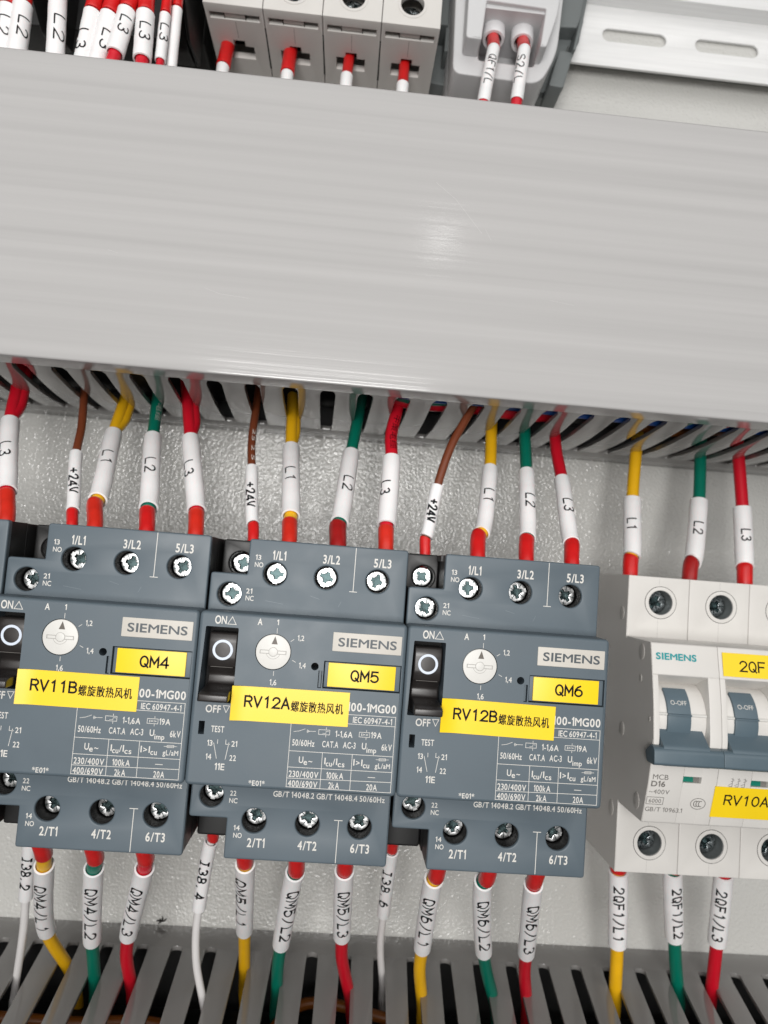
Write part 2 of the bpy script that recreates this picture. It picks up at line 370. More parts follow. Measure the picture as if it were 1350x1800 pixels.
# ------------------------------------------------------------------ screws
def screw_mesh(name, r, deep=1.6, head='zinc'):
    """cross recess screw head lying at z = 0, made once and copied"""
    b = MB(); a = r*0.17; L = r*0.68; q = r*0.36
    cross = [(a, L), (a, q), (q, a), (L, a), (L, -a), (q, -a), (a, -q), (a, -L), (-a, -L), (-a, -q), (-q, -a), (-L, -a), (-L, a), (-q, a), (-a, q), (-a, L)]
    b.add(prism([circ(0, 0, r, 36), cross], -deep, 0, 0.12), head)
    b.add(prism([circ(0, 0, r*0.7, 24)], -deep-0.4, -deep+0.45), 'zinc_dark')
    for k in range(4):
        t = math.radians(45+90*k); d = Vector((math.cos(t), math.sin(t)))
        b.add(line([d*r*0.42, d*r*0.92], r*0.075, 0.012), 'zinc_dark')
    t0 = Vector((0, 1))
    for s in (1, -1): b.add(prism([rect(-a*1.2, s*r*0.60 if s > 0 else -r*1.0, a*1.2, r*1.0 if s > 0 else -r*0.60)], -0.3, 0.06), head)
    o = b.build(name); me = o.data; bpy.data.objects.remove(o); return me
SCREW = screw_mesh('screw', 2.32); BIGSCREW = screw_mesh('screw', 3.2, 1.8, 'zinc_grey')
def put_screw(parent, origin, x, y, z, ang, me=None, tilt=0.0):
    s = bpy.data.objects.new('terminal_screw', me or SCREW); COL.objects.link(s); s.parent = parent
    s.location = W((x-origin[0], y-origin[1], z-origin[2])); s.rotation_euler = (tilt, math.radians(ang), tilt*0.5); return s

# ------------------------------------------------------------------ slate motor breakers
O = (0, -11, -90)          # the origin of a breaker on its rail, in its own panel coordinates
TZ = -7.5
def breaker_parts():
    P = {}
    b = MB()                                                   # black moulded housing behind the slate covers
    b.add(box(-7.9, 28.2, -46.2, 23.8, -90, -17.02, 0.3), 'black_plastic')
    auxh = circ(-11.6, 18.3, 2.75, 28)
    b.add(prism([rect(-16.1, -46.4, -8.0, 23.9, 0.6), auxh], -34, -20, 0.4), 'black_plastic')
    b.add(box(-16.1, -8.0, -46.4, 23.9, -90, -34.02, 0.2), 'black_plastic')
    b.add(xprism([(23.8, -12.0), (23.8, -30), (22.4, -30), (22.4, -12.0)], -8.6, -8.0), 'black_plastic')
    b.add(box(-15.6, -13.4, -47.6, -46.38, -60, -24), 'black_plastic')
    b.add(box(-16.1, 28.35, -29, 7.4, -60, -7.6, 0.2), 'black_plastic')
    P['housing'] = b
    hx = [(-1.9, 16.55), (9.75, 16.55), (21.5, 16.55)]
    b = MB()
    out = rounded([(-16.25, 5), (28.2, 5), (28.2, 24.15), (-8.15, 24.15), (-8.15, 16.05), (-16.25, 16.05)], [.1, .1, .7, .7, .2, .7])
    b.add(prism([out, *[circ(x, y, 2.66, 36) for x, y in hx], circ(-11.75, 11.3, 2.66, 36)], -9.4, TZ, 0.35, 3), 'slate_plastic')
    b.add(prism([rect(-8.1, 10, 28.1, 23.9), *[circ(x, y, 2.7, 28) for x, y in hx]], -17, -9.38), 'black_plastic')
    b.add(prism([rect(-16.2, 6, -8.12, 15.9), circ(-11.75, 11.3, 2.7, 28)], -17, -9.38), 'black_plastic')
    for x, y in hx+[(-11.75, 11.3)]: b.add(prism([circ(x, y, 2.69, 32), circ(x, y, 2.62, 32)], -16.9, -8.2), 'deep_black')
    P['upper'] = b
    gx = [(-1.75, -38.1), (10.05, -38.15), (21.7, -38.15)]
    b = MB()
    out = rounded([(-16.1, -26), (-16.1, -37.85), (-7.75, -37.85), (-7.75, -46.5), (28.25, -46.5), (28.25, -26)], [.1, .7, .2, .6, .7, .1])
    b.add(prism([out, *[circ(x, y, 2.68, 36) for x, y in gx], circ(-11.55, -33.1, 2.62, 36)], -9.4, TZ, 0.35, 3), 'slate_plastic')
    b.add(prism([rect(-7.7, -46.2, 28.1, -31), *[circ(x, y, 2.72, 28) for x, y in gx]], -17, -9.38), 'black_plastic')
    b.add(prism([rect(-16.0, -37.7, -7.72, -29), circ(-11.55, -33.1, 2.66, 28)], -17, -9.38), 'black_plastic')
    for x, y in gx+[(-11.55, -33.1)]: b.add(prism([circ(x, y, 2.70, 32), circ(x, y, 2.58, 32)], -16.9, -8.2), 'deep_black')
    P['lower'] = b
    b = MB()                                                   # printing on the terminal covers
    z = TZ+0.02
    for s, x, w in (('1/L1', -2.7, 3.0), ('3/L2', 8.75, 3.85), ('5/L3', 20.4, 4.0)): b.add(text(s, x, 19.82, 2.0, w, z, 0.02), 'print_white')
    b.add(text('13', -6.55, 19.5, 1.15, 1.25, z), 'print_white'); b.add(text('NO', -6.6, 17.85, 1.15, 1.9, z), 'print_white')
    b.add(text('21', -8.0, 11.75, 1.15, 1.35, z), 'print_white'); b.add(text('NC', -8.0, 10.15, 1.15, 1.8, z), 'print_white')
    b.add(line([(16.1, 23.8), (16.1, 13.83)], 0.16, z), 'print_white'); b.add(line([(15.3, 13.83), (16.95, 13.83)], 0.16, z+0.004), 'print_white')
    for p in ([(6.5, 12.2), (8.6, 11.6)], [(-3.5, 10.4), (0.5, 9.9)], [(13, 10.2), (13.6, 11.4)]): b.add(line(p, 0.07, z), 'scuff_slate')
    P['upper_print'] = b
    b = MB()
    for s, x, w in (('2/T1', -2.85, 3.85), ('4/T2', 8.3, 4.2), ('6/T3', 20.0, 4.2)): b.add(text(s, x, -43.7, 1.95, w, z, 0.02), 'print_white')
    b.add(text('22', -7.5, -32.9, 1.1, 1.35, z), 'print_white'); b.add(text('NC', -7.55, -34.5, 1.1, 1.8, z), 'print_white')
    b.add(text('14', -6.05, -40.3, 1.1, 1.3, z), 'print_white'); b.add(text('NO', -6.0, -41.9, 1.1, 1.85, z), 'print_white')
    b.add(line([(16.93, -36.95), (16.93, -46.1)], 0.16, z), 'print_white'); b.add(line([(16.0, -36.95), (17.75, -36.95)], 0.16, z+0.004), 'print_white')
    P['lower_print'] = b
    b = MB(); b.add(text('GB/T 14048.2 GB/T 14048.4 50/60Hz', 2.0, -32.6, 1.25, 24.9, z), 'print_white'); P['standard'] = b
    # front cover
    pocket = rounded([(-14.85, 4.6), (-7.85, 4.6), (-7.8, -11.4), (-15.3, -11.4)], 0.3)
    b = MB()
    q = 0.75; rg = [[(*p, -7.3) for p in rect(-16.35, -28.85, 28.55, 7.8, 1.0, 5)]]
    for k in range(7):
        t = math.radians(15*k); i = q*(1-math.cos(t)); rg.append([(*p, -q+q*math.sin(t)) for p in rect(-16.35+i, -28.85+i, 28.55-i, 7.8-i, 1.0-i, 5)])
    b.add(loft(rg), 'slate_plastic')
    b.add(prism([rect(-16.35+q, -28.85+q, 28.55-q, 7.8-q, 0.25, 5), pocket, rect(-14.45, -18.2, -13.2, -15.4, 0.1), circ(9.07, -2.42, 0.83, 20),
                 rect(11.0, -6.95, 27.9, -1.05, 0.15), circ(-0.1, 0.05, 3.86, 48), rect(9.95, -6.95, 10.75, -3.2, 0.1)], -7.3, 0, 0), 'slate_plastic')
    b.add(box(-16.2, 28.4, -28.6, 7.6, -7.55, -7.32), 'deep_black')
    b.add(prism([rect(11.2, -6.75, 27.7, -1.25), ], -5, -0.55, 0.15), 'slate_plastic')
    b.add(box(10.1, 10.6, -6.9, -3.3, -5, -0.8), 'slate_plastic')
    P['cover'] = b
    b = MB(); z = 0.02; A = lambda *a, **k: b.add(text(*a, **k), 'print_white')
    A('ON', -13.05, 5.25, 1.8, 2.5, z, 0.02); b.add(line([(-10.3, 5.3), (-8.5, 5.3), (-9.4, 6.9)], 0.13, z, True), 'print_white')
    A('A', -3.95, 5.6, 1.4, 1.05, z, 0.02); A('1', 0.2, 5.85, 1.15, 0.4, z); A('1,2', 4.9, 2.85, 1.15, 1.4, z); A('1,4', 5.65, -2.95, 1.15, 1.45, z); A('1,6', -0.3, -6.95, 1.2, 1.45, z)
    for p in (((0.37, 5.1), (0.37, 4.05)), ((3.5, 2.55), (4.12, 3.0)), ((4.15, -1.45), (4.85, -1.8)), ((0.36, -4.05), (0.36, -4.95))): b.add(line(p, 0.1, z), 'print_white')
    A('OFF', -13.3, -13.5, 1.6, 3.2, z, 0.02); b.add(line([(-9.65, -11.95), (-8.3, -11.95), (-8.97, -13.35)], 0.13, z, True), 'print_white')
    A('TEST', -11.75, -17.55, 1.35, 2.75, z)
    A('13', -12.3, -20.45, 1.2, 1.1, z); A('14', -12.35, -23.3, 1.2, 1.15, z); A('21', -7.2, -20.35, 1.2, 1.2, z); A('22', -7.35, -23.3, 1.2, 1.35, z); A('11E', -10.3, -25.35, 1.4, 2.05, z)
    for p in ([(-10.95, -19.8), (-10.1, -23.0)], [(-10.15, -19.1), (-10.15, -19.95)], [(-8.42, -19.05), (-8.42, -19.95), (-7.55, -19.95)], [(-7.75, -19.6), (-8.25, -23.1)]):
        b.add(line(p, 0.11, z+0.003), 'print_white')
    A('*E01*', -2.9, -28.15, 1.1, 3.4, z)
    A('100-1MG00', 16.8, -11.3, 1.8, 10.5, z, 0.02); A('IEC 60947-4-1', 18.15, -13.75, 1.3, 8.45, z)
    w = 0.11
    for p in ([(4.9, -12.15), (27.3, -12.05)], [(4.9, -14.05), (27.3, -14.05)], [(27.32, -12.0), (27.36, -27.95)], [(5.02, -14), (5.08, -28.0)], [(5.05, -20.45), (27.3, -20.4)],
              [(5.05, -23.85), (27.35, -23.7)], [(5.05, -26.15), (27.35, -25.8)], [(5.05, -27.98), (27.37, -27.95)], [(12.2, -20.42), (12.25, -27.95)], [(18.6, -20.42), (18.62, -27.95)]):
        b.add(line(p, w, z+0.003*random.random()), 'print_white')
    b.add(line([(5.75, -16.4), (6.9, -16.2), (8.1, -15.7)], 0.09, z), 'print_white'); b.add(line([(8.5, -16.15), (10.4, -16.1)], 0.09, z), 'print_white')
    b.add(line([(8.6, -15.85), (8.6, -16.45), (9.1, -16.15)], 0.07, z+.004, True), 'print_white')
    for x0, x1 in ((11.05, 13.4), (19.75, 22.0)):
        b.add(line([(x0, -15.65), (x1, -15.65), (x1, -16.65), (x0, -16.65)], 0.1, z, True), 'print_white')
        for s in (1, -1): b.add(line([((x0+x1)/2+.4, -16.15+s*.55), ((x0+x1)/2+.4, -16.15+s*1.0)], 0.1, z), 'print_white')
    b.add(line([(11.9, -16.4), (12.6, -16.4), (12.6, -15.95), (13.2, -15.95)], 0.08, z), 'print_white')
    A('I>>', 20.2, -16.4, 0.55, 1.5, z)
    A('1-1,6A', 14.65, -16.95, 1.3, 3.7, z); A('19A', 22.3, -16.75, 1.3, 2.3, z)
    A('50/60Hz', 5.6, -19.3, 1.35, 4.75, z); A('CAT.A', 12.0, -19.25, 1.35, 3.45, z); A('AC-3', 16.45, -19.2, 1.35, 2.7, z); A('U', 20.5, -19.2, 1.4, 0.95, z); A('imp', 21.55, -19.85, 1.15, 2.1, z); A('6kV', 24.75, -19.2, 1.4, 2.2, z)
    A('U', 7.3, -22.85, 1.4, 0.95, z); A('e', 8.35, -23.2, 1.25, 0.75, z); A('~', 9.35, -22.9, 1.2, 0.85, z)
    A('I', 12.75, -22.8, 1.4, 0.25, z); A('cu', 13.1, -23.2, 1.2, 1.3, z); A('/', 14.55, -22.9, 1.4, 0.5, z); A('I', 15.25, -22.8, 1.4, 0.25, z); A('cs', 15.65, -23.2, 1.2, 1.45, z)
    A('I', 18.95, -22.7, 1.4, 0.25, z); A('>', 19.5, -22.7, 1.2, 0.8, z); A('I', 20.65, -22.7, 1.4, 0.25, z); A('cu', 21.05, -23.1, 1.2, 1.35, z); A('gL/aM', 23.6, -23.0, 1.1, 3.25, z)
    b.add(line([(23.75, -21.2), (26.45, -21.1)], 0.09, z), 'print_white'); b.add(line([(24.4, -20.95), (25.8, -20.9), (25.8, -21.35), (24.4, -21.4)], 0.09, z+.003, True), 'print_white')
    A('230/400V', 5.4, -25.85, 1.35, 6.3, z); A('100kA', 13.4, -25.75, 1.35, 3.65, z); b.add(line([(22.3, -25.0), (23.8, -25.0)], 0.13, z), 'print_white')
    A('400/690V', 5.4, -27.85, 1.35, 6.25, z); A('2kA', 14.0, -27.8, 1.35, 2.3, z); A('20A', 22.1, -27.7, 1.35, 2.3, z)
    P['cover_print'] = b
    b = MB(); b.add(prism([rect(12.5, 1.15, 27.48, 5.22, 0.15)], -0.3, 0.16, 0.08), 'plate_beige'); P['plate'] = b
    b = MB(); b.add(text('SIEMENS', 13.7, 2.28, 1.9, 12.7, 0.18, 0.022), 'print_slate'); P['plate_print'] = b
    b = MB(); b.add(prism([circ(-0.1, 0.05, 3.72, 48)], -2, -0.02, 0.12), 'dial_white'); b.add(prism([circ(-0.1, 0.05, 4.0, 40)], -2.2, -1.6), 'deep_black')
    b.add(prism([rect(-3.0, -0.42, 2.75, 0.42), rect(-2.8, -0.27, 2.55, 0.27)], -0.1, 0.03), 'dial_shade'); b.add(prism([circ(-0.1, 0.05, 0.92, 24)], -0.1, 0.07, 0.05), 'dial_white')
    b.add(prism([circ(-0.1, 0.05, 1.0, 24), circ(-0.1, 0.05, 0.93, 24)], -0.1, 0.045), 'dial_shade')
    for a0, a1 in ((200, 340),): b.add(line(arc(-0.1, 0.05, 1.5, 1.5, a0, a1), 0.09, 0.0), 'dial_shade')
    P['dial'] = b
    b = MB(); b.add(prism([[(-0.6, 1.7), (0.72, 1.7), (0.08, 3.4)]], -0.1, 0.02), 'arrow_brown'); P['arrow'] = b
    # rocker handle: side profile in (y, z)
    pr = rounded([(3.2, -6.5), (3.2, -2.6), (1.6, -2.1), (-2.6, -2.3), (-4.2, -2.9), (-4.5, -3.3), (-6.2, -5.2), (-8.2, -4.8), (-8.6, 3.2), (-9.0, 4.6), (-10.5, 4.6), (-10.7, -6.5)],
                 [.2, .5, .6, .6, .25, .3, .6, .6, .3, .35, .4, .1], 4)
    b = MB(); b.add(xprism(pr, -14.3, -8.2, 0.3), 'handle_black'); P['handle'] = b
    b = MB(); b.add(xprism([(-4.26, -2.80), (-4.36, -2.95), (-4.42, -2.92), (-4.32, -2.76)], -13.6, -8.8), 'print_grey'); P['crease'] = b  # paler strip paints the highlight along the bend of the handle
    b = MB(); v, f = prism([circ(0, 0, 2.2, 44), circ(0, 0, 1.66, 44)], -0.02, 0.05); sl = -0.2/4.2
    b.add(([(p[0]-11.2, p[1]-0.55, p[2]-2.12-0.0476*(1.6-(p[1]-0.55))*1.0) for p in v], f), 'ring_white'); P['ring'] = b
    b = MB(); b.add(box(-14.9, -7.9, -11.4, 4.6, -7.4, -6.4), 'deep_black'); P['well'] = b
    return P, hx, gx
BP, HX, GX = breaker_parts()
def children_of(o): return [c for c in bpy.data.objects if c.parent == o]
def make_breaker():
    r = root('motor_breaker', O, 'slate motor breaker', 'circuit breaker', 'slate motor breakers in a row')
    k = lambda n, key, par=None: BP[key].build(n, par or r, O)
    k('housing', 'housing'); u = k('terminal_cover', 'upper'); k('lettering', 'upper_print', u); l = k('terminal_cover', 'lower'); k('lettering', 'lower_print', l)
    c = k('front_cover', 'cover'); k('lettering', 'cover_print', c); k('handle_well', 'well', c)
    p = k('brand_plate', 'plate'); k('lettering', 'plate_print', p); d = k('setting_dial', 'dial'); k('arrow', 'arrow', d)
    h = k('rocker_handle', 'handle'); k('ring_mark', 'ring', h); k('crease', 'crease', h)
    for x, y in HX: put_screw(r, O, x, y, -11.6, 0)
    put_screw(r, O, -11.75, 11.3, -11.6, 0); put_screw(r, O, -11.6, 18.3, -24.0, 0)
    for x, y in GX: put_screw(r, O, x, y, -12.0, 0)
    put_screw(r, O, -11.55, -33.1, -12.0, 0)
    return r, l
def copy_tree(o, parent=None):
    c = o.copy(); COL.objects.link(c)
    if parent: c.parent = parent
    for ch in children_of(o): copy_tree(ch, c)
    return c
proto, _ = make_breaker()
def dress(r, tagtxt, name, label, rot, dx, dy, gshift, spin):
    r['label'] = label
    rnd = random.Random(spin)
    for c in children_of(r):
        if c.name.startswith('terminal_screw'):
            c.rotation_euler = ((rnd.random()-.5)*.06, math.radians(rnd.choice((0, 20, 45, 65, 100, 150))+rnd.random()*25), (rnd.random()-.5)*.06)
    low = [c for c in children_of(r) if c.name.startswith('terminal_cover')][1]
    b = MB(); b.add(([(p[0], p[1]+gshift, p[2]) for p in BP['standard'].v], BP['standard'].f), 'print_white'); b.build('standard_lettering', low, O)
    if not tagtxt: return
    b = MB(); b.add(prism([rect(12.0, -6.5, 26.6, -1.4, 0.1)], -0.56, -0.18, 0.05), 'label_yellow'); t = b.build('tag_label', r, O)
    b = MB(); plot_flat(b, tagtxt, 17.0, -4.95, 2.15, 2.15, 1.65, 0.40, -0.165); b.build('lettering', t, O)
    piv = (4.5, -11)
    def R(x, y):
        c, s = math.cos(rot), math.sin(rot); x += dx; y += dy
        return (piv[0]+(x-piv[0])*c-(y-piv[1])*s, piv[1]+(x-piv[0])*s+(y-piv[1])*c)
    lift = lambda x: 0.05+max(0, (-4.0-x)/4.5)**2*0.7
    b = MB(); v, f = sheet(-8.0, 17.1, -14.7, -7.45, lambda x, y: lift(x), 0.12, 20)
    b.add(([(*R(p[0], p[1]), p[2]) for p in v], f), 'label_yellow'); n = b.build('name_label', r, O)
    b = MB(); tmp = MB(); plot_flat(tmp, name, -5.2, -11.65, 2.15, 1.98, 1.55, 0.40, 0.215)
    tmp.add(text('螺旋散热风机', 4.7, -11.95, 1.95*0.727/0.80, 11.2, 0.215, 0.02), 'ink_black')
    b.add(([(*R(p[0], p[1]), p[2]+lift(p[0])-0.05) for p in tmp.v], tmp.f), 'ink_black'); b.build('lettering', n, O)
devs = [proto]+[copy_tree(proto) for _ in range(3)]
for r, k, t, nm, lb, rot, dx, dy, gs, sp in zip(devs, (-1, 0, 1, -2), ('QM4', 'QM5', 'QM6', None), ('RV11B', 'RV12A', 'RV12B', ''),
        ('slate motor breaker with yellow tags QM4 and RV11B', 'slate motor breaker with yellow tags QM5 and RV12A', 'slate motor breaker with yellow tags QM6 and RV12B beside the white breaker',
         'slate motor breaker cut off by the left edge of the picture'), (-0.005, 0.003, -0.012, 0), (0.2, 0, 0, 0), (0.35, -.05, 0.1, 0), (0.55, 0.05, 0.35, 0), (11, 25, 38, 4)):
    r.location = W((O[0]+45*k, O[1], O[2])); dress(r, t, nm, lb, rot, dx, dy, gs, sp)

# ------------------------------------------------------------------ white three pole breaker
def pole_holes(b, x, y, z, r=3.55, rim=4.55, material='white_case'):
    b.add(prism([circ(x, y, rim, 40), circ(x, y, r, 40)], z-0.6, z+0.12, 0.06), material)
    b.add(prism([circ(x, y, rim+0.16, 40), circ(x, y, rim-0.02, 40)], z-0.6, z+0.008), 'seam_dark')
def three_pole():
    O = (96, -18, -90); r = root('white_breaker', O, 'white three pole breaker with linked slate levers and teal lettering at the right edge', 'circuit breaker')
    MZ = -46.2; PW = 18.0; body = MB(); seams = MB()
    for k in range(3):
        x0, x1 = 96+PW*k+0.06, 96+PW*(k+1)-0.06; cx = (x0+x1)/2; mc = 'white_case'
        for ya, yb, hy in ((5.0, 23.1, 15.8), (-60.0, -40.2, -51.7)):
            body.add(prism([rect(x0, ya, x1, yb), circ(cx+.6, hy, 3.55, 40)], MZ-9, MZ, 0.22), mc)
            body.add(box(x0, x1, ya, yb, -90, MZ-9.01, 0.1), mc); pole_holes(body, cx+.6, hy, MZ)
            seams.add(box(cx-0.03, cx+0.03, ya+0.3, hy-4.8, MZ-.2, MZ+0.008), 'dial_shade'); seams.add(box(cx-0.03, cx+0.03, hy+4.8, yb-0.3, MZ-.2, MZ+0.008), 'dial_shade')
        # bulged front: upper bridge, side rails, lower panel
        top = rounded([(5.7, -90), (5.7, -29.7), (-0.5, -28.3), (-2.4, -27.9), (-5.6, -35.0), (-5.6, -90)], [.1, .5, 3, .3, .3, .1])
        body.add(xprism(top, x0, x1, 0.12), mc)
        lowp = rounded([(-24.5, -90), (-24.5, -26.3), (-30, -27.3), (-40.9, -30.4), (-40.9, -90)], [.1, .3, 3, .5, .1])
        for xa, xb in ((x0, 104.95+PW*k), (109.8+PW*k, x1)): body.add(xprism(lowp, xa, xb, 0.1), mc)
        lo2 = [(-24.5, -90), (-24.5, -26.3), (-27.65, -26.75), (-27.65, -90)]; body.add(xprism(lo2, 104.95+PW*k, 109.8+PW*k), mc)
        lo3 = rounded([(-29.35, -90), (-29.35, -27.15), (-40.9, -30.4), (-40.9, -90)], [.1, .1, .5, .1]); body.add(xprism(lo3, 104.95+PW*k, 109.8+PW*k), mc)
        side = rounded([(-2.4, -90), (-2.4, -27.9), (-10, -26.3), (-18, -25.4), (-20.2, -25.5), (-20.2, -28.5), (-24.48, -28.5), (-24.48, -90)], [.1, .3, 5, 5, .5, .1, .1, .1])
        body.add(xprism(side, x0, x0+1.45, 0.12), mc); body.add(xprism(side, x1-3.1, x1, 0.12), mc)
        # window floor and the white drum behind the lever
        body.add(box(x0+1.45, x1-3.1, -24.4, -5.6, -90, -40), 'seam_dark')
        arcp = [(-14.2+9.0*math.sin(math.radians(t)), -36.5+9.0*math.cos(math.radians(t))) for t in range(-75, 100, 7)]
        body.add(xprism(arcp, x0+1.5, x1-3.15, 0.1), mc)
        body.add(xprism([(-11.9, -27.7), (-12.2, -27.30), (-12.5, -27.30), (-12.8, -27.7)], x0+1.52, x1-3.2), 'dial_white')
    for k in range(3):
        for hy in (15.8, -51.7): body.add(prism([circ(105.6+PW*k, hy, 3.58, 36), circ(105.6+PW*k, hy, 3.46, 36)], MZ-9, MZ-0.35), 'clip_grey')
    sd = [(23.0, -90), (23.0, -46.35), (5.1, -46.35), (5.6, -29.9), (-2.4, -28.1), (-10, -26.5), (-18, -25.6), (-24.5, -26.5), (-30, -27.5), (-40.8, -30.6), (-40.3, -46.35), (-59.9, -46.35), (-59.9, -90)]
    body.add(xprism(sd, 95.98, 96.6), 'white_case')
    body.build('case', r, O)
    seams.build('seam', r, O)
    for k in range(3):
        xo = 96+PW*k; L = MB()
        arcl = [(-14.2+9.7*math.sin(math.radians(t)), -36.5+9.7*math.cos(math.radians(t))) for t in range(-58, 58, 6)]
        arcl = [p for p in arcl]; arcl += [(-14.2, -37)]
        L.add(xprism(arcl, xo+4.2, xo+10.4, 0.15), 'lever_slate')
        L.add(xprism([(-12.0, -27.2), (-12.15, -26.55), (-12.5, -26.55), (-12.65, -27.2)], xo+4.2, xo+10.4, 0.05), 'lever_slate')
        pad = rounded([(-15.7, -32), (-15.9, -28.2), (-19.8, -23.2), (-24.0, -22.7), (-24.5, -23.2), (-24.5, -28.4), (-19.5, -32)], [.1, .6, .9, .7, .4, .4, .1], 4)
        L.add(xprism(pad, xo+1.75, xo+13.9, 0.2), 'lever_slate')
        bar = rounded([(-19.75, -25.2), (-20.0, -23.4), (-20.8, -22.7), (-23.8, -22.4), (-24.35, -22.9), (-24.4, -27), (-22, -28.3)], [.2, .5, .6, .6, .4, .4, .4], 4)
        L.add(xprism(bar, xo-0.9 if k == 0 else xo-0.72, xo+17.2, 0.12), 'lever_slate')
        lv = L.build('lever', r, O)
        t = MB(); v, f = text('O-OFF', xo+5.2, -9.9, 1.1, 4.3, 0, 0.0)
        t.add(([(p[0], p[1], -36.5+math.sqrt(9.7**2-(p[1]+14.2)**2)+0.05) for p in v], f), 'print_white'); t.build('lettering', lv, O)
        fl = MB(); fl.add(box(xo+9.05, xo+13.7, -29.3, -27.7, -34, -28.2), 'print_grey'); fl.add(box(xo+9.1, xo+12.0, -29.25, -27.75, -30, -27.9), 'green_flag'); fl.build('status_flag', r, O)
        for hy, a in ((15.8, 25), (-51.7, 60)): put_screw(r, O, xo+9.6, hy, MZ-4.2, a+17*k, BIGSCREW, 0.05)
    P = MB(); zf = lambda y: -28.15-(max(0, -y-20)*0.0)+0.0
    def face(y):                                              # front surface of the bulged cover
        if y > -2.4: return -29.55+(5.7-y)*0.215
        return -26.3-(-24.5-y)*0.182 if y > -30 else -27.3-(-30-y)*0.2845
    def put(vf, m): P.add(([(p[0], p[1], face(p[1])+0.06+p[2]) for p in vf[0]], vf[1]), m)
    put(text('SIEMENS', 97.1, 1.5, 1.72, 10.9, 0, 0.03), 'print_teal')
    put(text('MCB', 96.95, -28.9, 1.4, 4.1, 0, 0), 'print_grey'); put(text('D16', 96.75, -30.8, 1.5, 3.7, 0, 0.02), 'print_grey')
    put(text('~400V', 96.5, -32.8, 1.25, 5.4, 0, 0), 'print_grey'); put(text('6000', 96.9, -35.3, 1.15, 3.2, 0, 0), 'print_grey'); put(text('GB/T 10963.1', 96.3, -37.7, 1.25, 9.8, 0, 0), 'print_grey')
    put(line([(96.3, -33.75), (100.7, -33.75), (100.65, -35.7), (96.3, -35.7)], 0.13, 0, True), 'print_grey')
    put(line([(109.95+1.95*math.cos(t/16*math.pi), -34.9+1.5*math.sin(t/16*math.pi)) for t in range(32)], 0.16, 0, True), 'print_grey')
    for i in range(3): put(line(arc(109.35+0.65*i, -34.9, 0.55, 0.75, 70, 290), 0.2, 0.003*i), 'print_grey')
    for i in range(3):
        x = 118.0+1.65*i
        put(line([(x, -27.3), (x, -29.3)], 0.1, 0), 'print_grey'); put(line([(x-.4, -27.5), (x+.4, -27.8)], 0.1, .003), 'print_grey'); put(line([(x-.4, -28.3), (x+.4, -28.0)], 0.1, .003), 'print_grey')
        put(line([(x-1.0, -29.3), (x, -28.7), (x, -29.6), (x-.8, -29.6)], 0.1, .006), 'print_grey')
    P.build('lettering', r, O)
    for nm, x0, y0, x1, y1, s, tx, ty in (('tag_label', 115.0, -1.65, 131.5, 4.35, '2QF1', 119.6, -0.1), ('name_label', 113.6, -38.2, 149, -29.75, 'RV10AT', 116.6, -34.55)):
        b = MB(); v, f = sheet(y0, y1, x0, x1, lambda y, x: face(y)+0.08, 0.12, 12)
        b.add(([(p[1], p[0], p[2]) for p in v], [tuple(reversed(q)) for q in f]), 'label_yellow'); t = b.build(nm, r, O)
        b = MB(); tmp = MB(); plot_flat(tmp, s, tx, ty, 2.5, 2.45, 1.95, 0.40, 0.22)
        b.add(([(p[0], p[1], face(p[1])+p[2]) for p in tmp.v], tmp.f), 'ink_black'); b.build('lettering', t, O)
    # rivets on the visible flank
    b = MB()
    for y, z, s in ((12, -50, 1.0), (2.5, -35, 1.1), (-4.5, -35, .5), (-14, -28.5, .35), (-36.5, -34, 1.1), (-44, -51, 1.1), (-20.5, -46, 1.0)):
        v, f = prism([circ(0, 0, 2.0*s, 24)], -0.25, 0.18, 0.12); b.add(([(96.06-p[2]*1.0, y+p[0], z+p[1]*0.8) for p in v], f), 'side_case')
    b.build('rivet', r, O)
three_pole()

